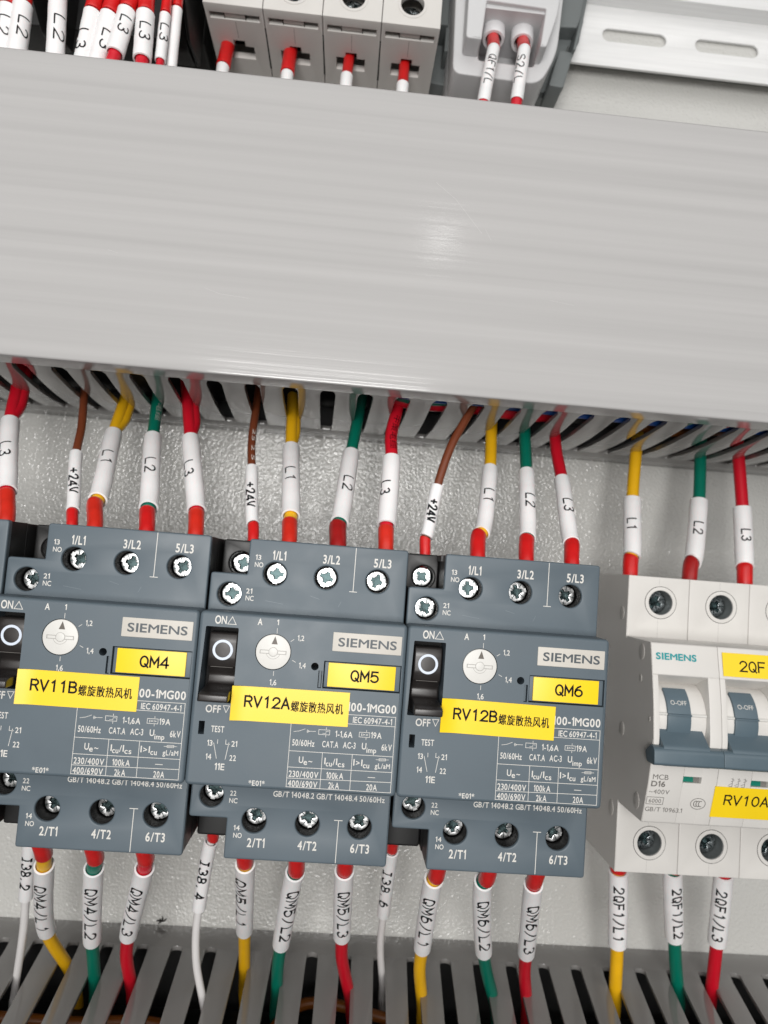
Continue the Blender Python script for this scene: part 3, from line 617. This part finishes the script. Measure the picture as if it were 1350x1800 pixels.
# ------------------------------------------------------------------ white four pole breaker of the top row
def four_pole():
    O = (-6, 200, -90); r = root('white_breaker', O, 'white four pole breaker in the top row with red tipped wires below', 'circuit breaker')
    PW = 18.0; c = MB(); scr = []
    for k in range(4):
        x0 = -42.2+PW*k; x1 = x0+PW-0.14; xa = x0+0.07; cx = (x0+x1)/2
        op = [(cx-4.9, -65.0), (cx-1.9, -65.0), (cx-1.9, -62.6), (cx+1.7, -62.6), (cx+1.7, -65.0), (cx+4.4, -65.0), (cx+4.4, -70.6), (cx-4.9, -70.6)]
        slotr = rect(cx-7.6, -54.0, cx+7.6, -51.5)
        c.add(yprism([rect(xa, -90, x1, -48.3, 0.1), op, slotr], 184.0, 186.2, 0.14), 'white_case')
        c.add(yprism([rect(cx-7.2, -71.5, cx+7.2, -61.6)], 189.5, 190), 'deep_black')
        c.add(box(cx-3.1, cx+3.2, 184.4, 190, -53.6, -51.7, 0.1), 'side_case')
        c.add(box(cx-3.3, cx-3.12, 184.2, 190, -53.8, -51.6), 'deep_black'); c.add(box(cx+3.22, cx+3.4, 184.2, 190, -53.8, -51.6), 'deep_black')
        c.add(yprism([rect(cx-7.9, -54.2, cx+7.9, -51.2)], 187.6, 187.9), 'white_case')
        c.add(prism([rect(xa, 184.02, x1, 232), circ(cx, 190.9, 3.6, 36)], -50.5, -48.0, 0.15), 'white_case')
        c.add(prism([circ(cx, 190.9, 4.5, 36), circ(cx, 190.9, 3.6, 36)], -48.4, -47.85, 0.05), 'white_case')
        c.add(box(xa, xa+1, 186.2, 232, -90, -50.6), 'white_case'); c.add(box(x1-1, x1, 186.2, 232, -90, -50.6), 'white_case')
        c.add(box(cx-0.05, cx+0.05, 183.985, 184.2, -61.5, -54.6), 'seam_dark')
        scr.append(cx)
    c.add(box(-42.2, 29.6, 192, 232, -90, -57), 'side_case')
    for k in range(1, 4): c.add(yprism([[(-42.2+PW*k-0.22, -56), (-42.2+PW*k+0.16, -56), (-42.2+PW*k+0.26, -74), (-42.2+PW*k-0.3, -74)]], 183.95, 184.3), 'deep_black')
    c.build('case', r, O)
    for i, x in enumerate(scr): put_screw(r, O, x, 190.9, -53.0, 30+40*i, BIGSCREW, 0.05)
four_pole()

# ------------------------------------------------------------------ grey rail socket of the top row with its holder
def socket():
    O = (52, 205, -90); r = root('power_socket', O, 'light grey rail socket with two white cable glands in its recess', 'socket')
    b = MB(); rear = rounded([(35.4, 177.9), (63.6, 177.3), (68.6, 188), (71.2, 240), (33.5, 240)], [3, 4, 6, 2, 2], 5)
    front = rounded([(37.9, 184.0), (63.2, 183.8), (66.4, 196), (67.4, 240), (37.5, 240)], [1.2, 4, 4, 1, 1], 5)
    pocket = [(43.0, 175), (60.8, 175), (62.2, 196.3), (43.8, 196.8)]
    hole = rounded([(43.2, 183.2), (61.3, 182.9), (62.4, 196.4), (43.8, 196.8)], 1.0)
    front_p = rounded([(37.9, 184.0), (42.8, 183.95), (43.7, 196.8), (62.3, 196.3), (61.2, 183.85), (63.2, 183.8), (66.4, 196), (67.4, 240), (37.5, 240)], [1.2, .3, .4, .4, .3, 3, 4, 1, 1], 4)
    b.add(prism([rear, hole], -72, -58, 0.5, 3), 'grey_case'); b.add(prism([front_p], -58.2, -50, 0.5, 3), 'grey_case')
    b.add(prism([rear], -88, -72, 0.6), 'grey_case')
    b.add(box(43.0, 62.5, 195.5, 200, -74, -51.5), 'grey_case')
    b.build('case', r, O)
    b = MB()
    for x in (48.0, 57.3):
        pa = Path([Vector((x, 197, -60)), Vector((x-.3, 190.3, -58.0))]); L = pa.len
        b.add(sweep(pa, [(0, 3.6), (L-.4, 3.6), (L, 3.35), (L, 2.6), (L-3, 2.6)], 28, False), 'gland_white')
    b.build('cable_gland', r, O)
    h = root('rail_holder', (58, 205, -97), 'dark grey clip on holder between the socket and the steel rail', 'rail holder'); OH = (58, 205, -97)
    b = MB(); b.add(prism([rounded([(34, 193.5), (71.5, 193.5), (76.2, 199.5), (79, 212), (83, 213.5), (86.5, 240), (30, 240)], [1, 1, 1, .5, 1, .5, .5])], -96, -84, 0.4), 'clip_grey')
    b.add(prism([rounded([(71.0, 190.6), (76.2, 190.2), (79.0, 203.5), (74, 204)], .8)], -88, -76, 0.4), 'clip_grey')
    b.add(prism([rounded([(74, 214), (80.8, 214.5), (84.5, 240), (75, 240)], .6)], -88, -78, 0.4), 'clip_grey')
    b.build('body', h, OH)
    b = MB(); b.add(prism([rounded([(78.2, 203), (79.2, 203), (81.4, 214), (80.2, 215)], .4)], -84, -74, 0.25), 'clip_grey'); b.build('catch', h, OH)
    h = root('end_clamp', (33, 205, -97), 'dark grey clamp between the white four pole breaker and the socket', 'rail clamp'); OH = (33, 205, -97)
    b = MB(); b.add(prism([rounded([(29.0, 191), (35.6, 190.5), (36.2, 240), (28, 240)], .6)], -96, -82, 0.4), 'clip_grey')
    b.add(box(30.2, 34.2, 205, 240, -82, -72, 0.4), 'clip_grey'); b.build('body', h, OH)
    b = MB(); b.add(box(33.6, 35.4, 196.5, 212, -84, -73, 0.3), 'clip_grey'); b.build('catch', h, OH)
socket()

# ------------------------------------------------------------------ black contactors of the top row, left
def contactor(x0, x1, label, fins):
    O = ((x0+x1)/2, 205, -90); r = root('black_contactor', O, label, 'contactor', 'black contactors of the top row')
    b = MB(); b.add(prism([rect(x0, 184, x1, 240, 1)], -97, -66, 0.5), 'black_plastic'); b.build('body', r, O)
    for xa, xb, dz in fins:
        b = MB(); b.add(xprism(rounded([(240, -66), (240, -42), (198, -38+dz), (182, -46+dz), (174, -60+dz), (176, -66)], [.2, .2, 3, 2, 2, .2]), xa, xb, 0.3), 'black_plastic'); b.build('barrier', r, O)
    return r
ca = contactor(-112, -77, 'black contactor at the far top left behind the wires marked L2', [(-91.5, -86.0, 4)])
cb = contactor(-76, -45.2, 'black contactor beside the white four pole breaker behind the red sleeved wires', [(-52.5, -47.2, 4), (-46.6, -45.6, 8)])
b = MB(); b.add(box(-67, -55, 190.4, 200, -48, -46.8, 0.2), 'clear_plastic'); b.add(box(-55.4, -53.0, 189.6, 200, -48.2, -46.0, 0.2), 'clear_plastic'); b.build('clear_cover', cb, (-60.6, 205, -90))

# ------------------------------------------------------------------ wires
CAMP = Vector((13.5, 20.2, 155.7))
def wire(points, colour, marker, label, group, rw, rs, rf, ferr='ferrule_red', along=0.5, phi=0.0, th=2.9, adv=2.35, sw=0.34, reverse=True, tail=(), twin=None, wid=None, print_on=None, frac=None):
    """points: base, ferrule end, sleeve start, sleeve end, ..., duct wall (panel mm); tail continues it inside the duct"""
    P = [Vector(p) for p in points]; d0 = (P[0]-P[1]).normalized()
    allp = [P[0]+Vector((0, d0.y*5, d0.z*2))]+P+[Vector(t) for t in tail]
    pts, kn = catmull(allp); pa = Path(pts); at = [pa.l[min(k, len(pa.l)-1)] for k in kn]
    base, fe, s0, s1 = at[1], at[2], at[3], at[4]
    o = tuple(P[0]); r = root('marked_wire', o, label, 'wire', group)
    b = MB(); m = int(pa.len/1.3); b.add(sweep(pa, [(pa.len*i/m, rw) for i in range(m+1)], 18), 'wire_'+colour)
    if twin:
        q0 = s1-(s1-s0)*0.3; n = int((pa.len-q0)/1.3); off = Vector(twin)
        tp = []
        for i in range(n+1):
            d = q0+(pa.len-q0)*i/n; u = min(max((d-s1+0.3)/8, 0), 1); tp.append(pa.at(d)+off*(u*u*(3-2*u)))
        pb = Path(tp); b.add(sweep(pb, [(pb.len*i/n, rw*0.97) for i in range(n+1)], 18), 'wire_'+colour)
    ins = b.build('insulation', r, o)
    b = MB(); L = fe; q = max(fe-base, 1.0)
    nf = max(4, int(fe/0.7)); rr = [(fe*i/nf-(0.12 if i == nf else 0), rf*(0.93+0.07*i/nf)) for i in range(nf+1)]
    b.add(sweep(pa, rr+[(fe, rf*0.97), (fe, rw*1.12), (fe-1.5, rw*1.05)], 22, False), ferr); b.build('ferrule', r, o)
    b = MB(); n = 16; ri = max(rs*0.80, rw*1.06); D = s1-s0
    rings = [(s0+4, ri), (s0+0.1, ri), (s0, ri+0.08)]+[(s0+0.12+(D-0.24)*i/n, rs*(1+0.012*math.sin(i*1.3+rs))) for i in range(n+1)]+[(s1, ri+0.08), (s1-0.1, ri), (s1-4, ri)]
    b.add(sweep(pa, rings, 26, False), 'sleeve_white'); sl = b.build('marker_sleeve', r, o)
    def on_tube(P2, radius):
        out = []
        for s, w in P2:
            d = (s1-s) if reverse else (s0+s); c = pa.at(d); t = pa.tan(d); t = -t if reverse else t
            n_ = (CAMP-c); n_ = (n_-t*n_.dot(t)).normalized(); rt = n_.cross(t)
            a = math.radians(phi)+w/radius; out.append(tuple(c+(n_*math.cos(a)+rt*math.sin(a))*radius))
        return out
    if marker:
        if frac: adv = frac*D/(len(marker)-0.3); wid = 0.70*adv
        wid = wid or 0.70*adv; LT = adv*(len(marker)-1)+wid; x0 = D*along-LT/2; b = MB()
        for i, (v, f) in enumerate(plot(marker, x0, -th/2, th, adv, wid, sw)): b.add((on_tube([(p.x, p.y) for p in v], rs*1.014+0.035+0.003*(i % 3)), f), 'ink_black')
        b.build('lettering', sl, o, 180)
    if print_on:
        s, d_a, hgt, length, material, ph, rev = print_on; b = MB(); v, f = text(s, 0, -hgt/2, hgt, length, 0, 0.0); V = []
        for x, y, _ in v:
            d = (s1+d_a-x) if rev else (s1+d_a+x); c = pa.at(d); t = pa.tan(d); t = -t if rev else t; n_ = (CAMP-c); n_ = (n_-t*n_.dot(t)).normalized(); rt = n_.cross(t)
            a = math.radians(ph)+y/rw; V.append(tuple(c+(n_*math.cos(a)+rt*math.sin(a))*(rw+0.03)))
        b.add((V, f), material); b.build('lettering', ins, o, 180)
    return r
UPPER = [
('red', 'L3', [(-69.17, 24.26, -22.0), (-73.05, 31.35, -28.64), (-73.27, 31.87, -29.1), (-82.5, 52.6, -46.05), (-85.48, 63.5, -54.0)]) ,
('brown', '+24V', [(-56.53, 24.63, -30.0), (-57.98, 28.2, -33.1), (-57.95, 28.31, -33.23), (-63.81, 45.16, -46.58), (-65.52, 53.79, -52.82), (-68.27, 63.5, -59.39)]) ,
('yellow', 'L1', [(-48.04, 24.55, -22.0), (-51.3, 30.71, -29.86), (-51.17, 31.51, -31.08), (-56.66, 52.87, -54.26), (-58.09, 63.5, -64.36)]) ,
('green', 'L2', [(-35.46, 24.61, -22.0), (-37.32, 29.57, -27.71), (-37.41, 30.37, -28.61), (-44.1, 52.08, -50.05), (-46.64, 63.5, -59.83)]) ,
('red', 'L3', [(-23.52, 24.62, -22.0), (-24.92, 30.05, -27.2), (-25.06, 30.56, -27.67), (-32.48, 51.95, -45.83), (-36.26, 63.5, -54.46)]) ,
('brown', '+24V', [(-10.4, 24.5, -30.0), (-11.14, 28.41, -33.06), (-11.32, 28.55, -33.23), (-14.59, 45.07, -45.15), (-16.07, 53.82, -50.91), (-16.58, 63.5, -56.93)]) ,
('yellow', 'L1', [(-0.44, 24.78, -22.0), (-1.19, 29.55, -27.66), (-1.22, 31.13, -29.48), (-4.58, 52.62, -51.23), (-5.93, 63.5, -60.77)]) ,
('green', 'L2', [(11.68, 24.31, -22.0), (11.24, 29.71, -27.78), (11.52, 30.47, -28.62), (13.05, 52.04, -48.61), (14.14, 63.5, -57.88)]) ,
('red', 'L3', [(23.66, 25.0, -22.0), (23.52, 29.76, -24.99), (23.58, 30.57, -25.49), (24.18, 49.79, -36.53), (23.76, 56.44, -40.08), (24.87, 63.5, -43.71)]) ,
('brown', '+24V', [(34.52, 24.38, -30.0), (34.38, 28.39, -30.84), (34.62, 28.72, -30.92), (37.02, 42.98, -33.86), (40.29, 54.54, -36.2), (44.48, 63.5, -38.06)]) ,
('yellow', 'L1', [(46.91, 24.74, -22.0), (47.92, 30.22, -27.35), (48.76, 30.68, -28.14), (53.15, 50.48, -45.14), (54.75, 63.5, -54.96)]) ,
('green', 'L2', [(59.31, 24.79, -22.0), (60.54, 30.14, -27.21), (60.74, 30.38, -27.47), (63.69, 50.35, -44.72), (64.96, 63.5, -54.71)]) ,
('red', 'L3', [(71.01, 24.86, -22.0), (72.4, 29.85, -27.16), (72.35, 29.85, -27.23), (74.27, 49.15, -45.26), (74.49, 58.12, -52.75), (74.93, 63.5, -56.95)]) ,
('yellow', 'L1', [(101.05, 23.68, -58.0), (101.72, 28.78, -59.62), (102.01, 29.15, -59.76), (103.59, 47.81, -65.46), (105.86, 63.5, -69.98)]) ,
('green', 'L2', [(119.66, 23.57, -58.0), (121.21, 28.92, -60.02), (121.54, 28.78, -60.13), (126.38, 49.13, -67.41), (128.69, 63.5, -72.24)]) ,
('red', 'L3', [(137.2, 23.63, -58.0), (137.65, 28.73, -59.12), (137.7, 28.48, -59.18), (138.5, 47.55, -63.25), (138.57, 63.5, -66.53)]) ,]
LOWER = [
('white', 'I38.2', [(-60.68, -54.67, -36.0), (-60.95, -56.13, -36.92), (-61.15, -57.11, -37.54), (-65.21, -76.57, -49.27), (-67.37, -87.97, -55.75), (-71.58, -106.3, -65.7)]) ,
('yellow', 'QM4/L1', [(-51.82, -52.06, -22.0), (-52.8, -55.06, -25.17), (-54.12, -59.36, -29.6), (-61.78, -89.67, -58.14), (-60.89, -106.3, -73.52)]) ,
('green', 'QM4/L2', [(-39.76, -52.35, -22.0), (-40.36, -55.14, -24.62), (-41.51, -58.7, -27.92), (-47.72, -89.43, -53.87), (-48.7, -97.21, -59.91), (-49.77, -106.3, -66.74)]) ,
('red', 'QM4/L3', [(-27.91, -52.46, -22.0), (-28.17, -54.13, -23.57), (-29.05, -57.55, -26.76), (-37.42, -86.37, -51.52), (-39.24, -96.5, -59.4), (-39.52, -106.3, -66.82)]) ,
('white', 'I38.4', [(-14.68, -51.36, -36.0), (-14.74, -53.72, -37.14), (-15.21, -54.6, -37.61), (-18.34, -76.38, -47.73), (-19.1, -85.63, -51.8), (-18.82, -95.83, -56.17), (-17.26, -106.3, -60.61)]) ,
('yellow', 'QM5/L1', [(-4.35, -52.55, -22.0), (-4.4, -53.2, -22.75), (-4.45, -53.98, -23.64), (-6.38, -86.43, -57.44), (-7.12, -106.3, -75.72)]) ,
('green', 'QM5/L2', [(7.94, -52.41, -22.0), (7.9, -55.55, -24.98), (7.66, -56.19, -25.64), (4.51, -87.28, -52.62), (3.83, -97.0, -60.26), (3.69, -106.3, -67.3)]) ,
('red', 'QM5/L3', [(19.61, -52.65, -22.0), (19.7, -53.79, -23.1), (19.64, -54.38, -23.68), (21.19, -82.08, -48.23), (21.96, -91.96, -56.23), (24.86, -106.3, -67.48)]) ,
('white', 'I38.6', [(31.99, -51.59, -36.0), (32.29, -54.46, -38.38), (32.28, -54.91, -38.75), (33.13, -80.54, -58.56), (33.81, -94.14, -68.19), (35.54, -106.3, -76.42)]) ,
('yellow', 'QM6/L1', [(41.87, -52.53, -22.0), (42.23, -54.78, -24.07), (41.95, -55.76, -25.09), (43.85, -84.94, -49.72), (44.61, -94.4, -57.01), (46.95, -106.3, -65.81)]) ,
('green', 'QM6/L2', [(54.15, -52.57, -22.0), (54.75, -54.88, -24.19), (54.41, -55.69, -25.22), (61.64, -86.03, -51.52), (64.37, -94.69, -58.44), (68.77, -106.3, -67.47)]) ,
('red', 'QM6/L3', [(66.0, -52.47, -22.0), (66.86, -55.12, -24.59), (66.98, -55.73, -25.18), (74.07, -86.31, -52.4), (76.05, -95.22, -59.63), (79.42, -106.3, -68.28)]) ,
('yellow', '2QF1/L1', [(102.68, -63.69, -60.0), (102.95, -65.16, -60.49), (103.0, -65.41, -60.57), (107.23, -90.73, -68.79), (109.33, -106.3, -73.64)]) ,
('green', '2QF1/L2', [(119.46, -63.65, -60.0), (119.53, -63.91, -60.11), (119.57, -64.43, -60.35), (126.17, -88.81, -70.68), (128.51, -97.18, -74.1), (131.31, -106.3, -77.74)]) ,
('red', '2QF1/L3', [(135.23, -63.68, -60.0), (135.33, -64.04, -60.15), (135.44, -64.45, -60.33), (139.79, -89.38, -70.47), (142.41, -106.3, -77.01)]) ,]
names = {'red': 'red', 'yellow': 'yellow', 'green': 'green', 'brown': 'thin brown', 'white': 'thin white'}
ubrk = ['the leftmost breaker']+['QM4']*4+['QM5']*4+['QM6']*4+['the white breaker']*3
uphi = [-22, -12, -8, -8, -32, -14, -5, 12, -32, 0, 10, 26, 26, -3, 10, 18]
ualong = [.5, .55, .47, .50, .50, .55, .49, .53, .52, .52, .5, .52, .5, .5, .5, .5]
uferr = ['orange', 'red', 'orange', 'red', 'orange', 'red', 'orange', 'maroon', 'orange', 'red', 'red', 'red', 'red', 'red', 'maroon', 'red']
for i, ((c, t, P), bk) in enumerate(zip(UPPER, ubrk)):
    thin = c == 'brown'; mcb = i >= 13
    e = Vector(P[-1]); pv = Vector(P[-2]); d = (e-pv).normalized()
    tail = [e+d*7, e+d*15+Vector((0, 2, -2)), Vector((e.x+d.x*16, e.y+30, -84))]
    where = bk if bk.startswith('the') else 'breaker '+bk
    wire(P, c, t, f'{names[c]} wire with white sleeve {t} rising from the top of {where}', 'wires from the breakers up into the duct',
         1.15 if thin else (1.9 if mcb else 1.72), 1.74 if thin else (2.75 if mcb else (2.2 if 10 <= i < 13 else 2.45)), 1.5 if thin else (2.35 if mcb else (2.25 if i == 7 else 2.02)),
         'ferrule_'+uferr[i], ualong[i], uphi[i], 2.5 if thin else 2.75, 1.62 if thin else 2.9, 0.52 if thin else 0.42, True, tail,
         (1.25, 0.2, -1.8) if i in (2,) else ((1.3, .3, -1.5) if i in (4,) else ((0.9, 0, -1.5) if i == 6 else ((1.3, 0, -1.4) if i == 0 else None))), None,
         ('中策电缆', 14.0, 1.6, 12, 'ink_black', 22, True) if i == 8 else (('电缆', 14.0, 1.4, 8, 'print_white', 25, True) if i == 3 else (('25 2 5', 14.0, 1.0, 12, 'print_white', 25, True) if i == 5 else None)), frac=0.41 if thin else 0.19)
lbrk = ['QM4']*4+['QM5']*4+['QM6']*4+['the white breaker']*3
lphi = [-18, -24, -12, -14, -14, -32, 22, 6, -12, 2, 12, 20, 6, 28, 0]
lal = [.47, .52, .5, .52, .50, .45, .48, .52, .5, .5, .5, .52, .5, .53, .52]
for i, ((c, t, P), bk) in enumerate(zip(LOWER, lbrk)):
    thin = c == 'white'; mcb = i >= 12
    e = Vector(P[-1]); pv = Vector(P[-2]); d = (e-pv).normalized()
    tail = [e+d*8, e+d*16+Vector((0, -3, -1)), Vector((e.x+d.x*18+3, e.y-30, -84))]
    where = bk if bk.startswith('the') else 'breaker '+bk
    P2 = [tuple(Vector(P[0])+Vector((0, 4, 4)) if not mcb else Vector(P[0])+Vector((0, 3, 1)))]+P[1:]
    wire(P2, c, t, f'{names[c]} wire with white sleeve {t} below {where}', 'wires from the breakers down into the lower duct',
         1.08 if thin else (1.95 if mcb else 1.75), 1.85 if thin else (2.85 if mcb else 2.4), 1.55 if thin else (2.4 if mcb else 2.05), 'ferrule_red', lal[i], lphi[i],
         2.5 if thin else 2.9, 2.15 if thin else (2.45 if mcb else 2.3), 0.52, False, tail, None, None, ('A061264', 2.0, 1.25, 13.0, 'arrow_brown', 8, True) if i == 5 else None, frac=0.56 if thin else (0.72 if mcb else 0.69))

# wires of the top row
tl = [((-88.6, 162), (-87.9, 146), 'red', 'L2', 2.5, -10, .45, 'white sleeved wire half cut off by the left edge at the top'),
      ((-84.9, 163.2), (-84.0, 147), 'green', 'L2', 2.55, 18, .5, 'green wire with white sleeve L2 second from the left at the top'),
      ((-76.0, 168), (-73.8, 147), 'green', 'L2', 2.35, 18, .58, 'wire with white sleeve L2 beside the black barrier at the top'),
      ((-66.4, 163.4), (-66.8, 146.5), 'red', 'L3', 2.3, -40, .6, 'red wire with white sleeve L3 leftmost of the five red ones'),
      ((-62.0, 163.3), (-63.1, 147), 'red', 'L3', 2.3, 22, .55, 'red wire with white sleeve L3 second of the five red ones'),
      ((-57.3, 164.9), (-58.5, 151.0), 'red', 'L3', 2.45, 6, .42, 'red wire with white sleeve L3 in the middle of the five red ones'),
      ((-52.3, 164.7), (-51.2, 150.2), 'red', 'L3', 2.45, 4, .5, 'red wire with white sleeve L3 fourth of the five red ones'),
      ((-48.0, 167.5), (-47.4, 152.6), 'red', 'L3', 1.5, 10, .45, 'red wire with narrow white sleeve L3 rightmost of the five red ones'),
      ((-45.9, 172), (-45.2, 145), 'red', '', 1.5, 0, .5, 'short white sleeve half hidden beside the black contactor')]
for i, (a, e, c, t, rs, ph, al, lab) in enumerate(tl):
    z = -30 if i < 7 else (-33 if i == 7 else -36)
    sx = 1+(-30-z)*0.0
    a3, e3 = Vector((a[0], a[1], z-1)), Vector((e[0], e[1], z+1.0)); d = (a3-e3).normalized()
    up = a3+d*7+Vector((0, 0, -1.5))
    P = [a3+d*12+Vector((0, 0, -.5)), a3+d*0.6, a3, e3, e3-d*5]
    wire([tuple(p) for p in P], c, t, lab, 'sleeved wires at the top left', 1.7 if rs > 2 else 1.05, rs, 2.15 if rs > 2 else 1.4, 'ferrule_red', al, ph, 2.8 if rs > 2 else 2.3, 2.5, 0.38, False,
         [e3-d*14+Vector((0, 0, -6)), e3-d*24+Vector((0, 0, -22))], frac=0.36)
for i, x in enumerate((-37.3, -17.2, 2.0, 20.2)):
    dx = (-0.6, 0, -.3, -.3)[i]; ln = (8.0, 8.0, 6.5, 7.3)[i]
    P = [(x, 189, -66.5), (x+dx*.6, 183.2-ln, -63.2), (x+dx*.62, 183.0-ln, -63.1), (x+dx, 160, -62), (x+dx, 150, -61)]
    wire(P, 'red', '', ('first', 'second', 'third', 'fourth')[i]+' from the left of the red tipped wires under the four pole breaker', 'red tipped wires under the top breaker',
         1.6, 2.0, 2.25 if i < 2 else 1.75, 'ferrule_red', .5, 0, 2.6, 2.5, .3, False, [(x+dx, 138, -60), (x+dx+4, 120, -70)])
for x0, x1, e, t, ph, lab, wy in ((47.6, 44.5, 162.8, 'QF1/L', 8, 'red wire with white sleeve QF1/L hanging from the left socket gland', 182.3), (57.2, 54.7, 164.6, 'S2/L', -18, 'red wire with white sleeve S2/L hanging from the right socket gland', 183.2)):
    P = [(x0, 194, -59.5), (x0-.6, wy, -51.5), (x0-.65, wy-.1, -51.4), (x1, e, -49), (x1-.5, e-8, -49)]
    wire(P, 'red', t, lab, 'wires of the grey socket', 1.7, 1.95, 1.95, 'ferrule_red', .47, ph, 2.5, 2.35, .33, False, [(x1-1, e-20, -50), (x1+4, e-40, -64)], frac=0.52)

# ------------------------------------------------------------------ loose wires lying inside the ducts, and added black tubes that darken them
def loose(P, r, colour, label):
    b = MB(); b.add(tube(P, r, 14), colour, (0, 0, 0)); o = b.build('duct_wire', None, P[0]); return tag(o, label, 'wire', 'loose wires inside the ducts')
loose([(10, 74, -38), (24, 68.0, -34), (60, 67.3, -31.0), (110, 67.3, -31.0), (200, 67.4, -32)], 1.95, 'wire_blue', 'blue wire lying nearest the lid inside the upper duct')
loose([(16, 78, -44), (40, 71, -44), (70, 67.4, -36.5), (120, 67.4, -38), (200, 68, -37)], 1.95, 'wire_blue', 'second blue wire inside the upper duct below the first')
loose([(4, 76, -40), (26, 67.6, -39.0), (38, 67.4, -38.2), (60, 71.5, -42), (90, 75, -46)], 1.5, 'wire_green', 'dark green wire showing in the slots of the upper duct')
loose([(8, 76, -46), (24, 67.9, -43.5), (46, 67.8, -45), (68, 67.8, -47.5), (95, 76, -55)], 1.9, 'wire_red', 'red wire lying along the slots inside the upper duct')
loose([(-100, 68, -27), (-70, 67.3, -31.0), (-48, 67.3, -31.8), (-34, 67.5, -31), (-22, 74, -36)], 1.7, 'wire_yellow', 'yellow wire lying just under the lid inside the upper duct at the left')
loose([(84, 77, -52), (100, 67.8, -51), (118, 68, -51), (150, 74, -52)], 1.5, 'wire_orange', 'orange wire showing in the slots of the upper duct at the right')
loose([(-90, -114, -60), (-55, -119, -66), (-30, -121, -70), (-8, -126, -60), (12, -118, -78), (40, -119, -74)], 1.7, 'wire_orange', 'orange wire lying inside the lower duct')
loose([(-50, -116, -50), (-30, -120, -58), (-18, -120, -56), (10, -118, -58)], 1.7, 'wire_red', 'red wire lying inside the lower duct at the left')
loose([(85, -118, -52), (104, -118, -62), (112, -118, -60), (150, -116, -50)], 1.7, 'wire_orange', 'orange wire lying inside the lower duct at the right')
for i, (y, z, rr) in enumerate(((78, -54, 7), (80, -74, 9), (92, -40, 10), (-133, -84, 8.5), (-137, -62, 10), (-141, -38, 12))):  # black tubes added to make the duct interiors dark, in place of shade
    loose([(-150, y, z), (-60, y+1.5*(-1)**i, z-1), (40, y, z+1.5), (130, y+1, z-1.5), (224, y, z)], rr, 'wire_black',
          ('thick black cable deep inside the upper duct behind the slots', 'thick black cable at the bottom of the upper duct', 'thick black cable along the middle of the upper duct',
           'thick black cable at the bottom of the lower duct', 'thick black cable deep inside the lower duct', 'thick black cable along the middle of the lower duct')[i])
# a wisp of black fluff at the root of the lower duct
b = MB()
for a, l in ((20, 1.6), (75, 1.5), (160, 1.8), (130, 1.0), (200, 1.3)):
    t = math.radians(a); b.add(tube([(-38, -104.9, PZ+0.4), (-38+l*.5*math.cos(t), -104.9+l*.5*math.sin(t), PZ+.9), (-38+l*math.cos(t+.3), -104.9+l*math.sin(t+.3), PZ+.5)], 0.22, 6), 'dirt')
tag(b.build('fluff_wisp', None, (-38, -105, PZ)), 'small wisp of black fluff on the back panel above the lower duct', 'fluff')
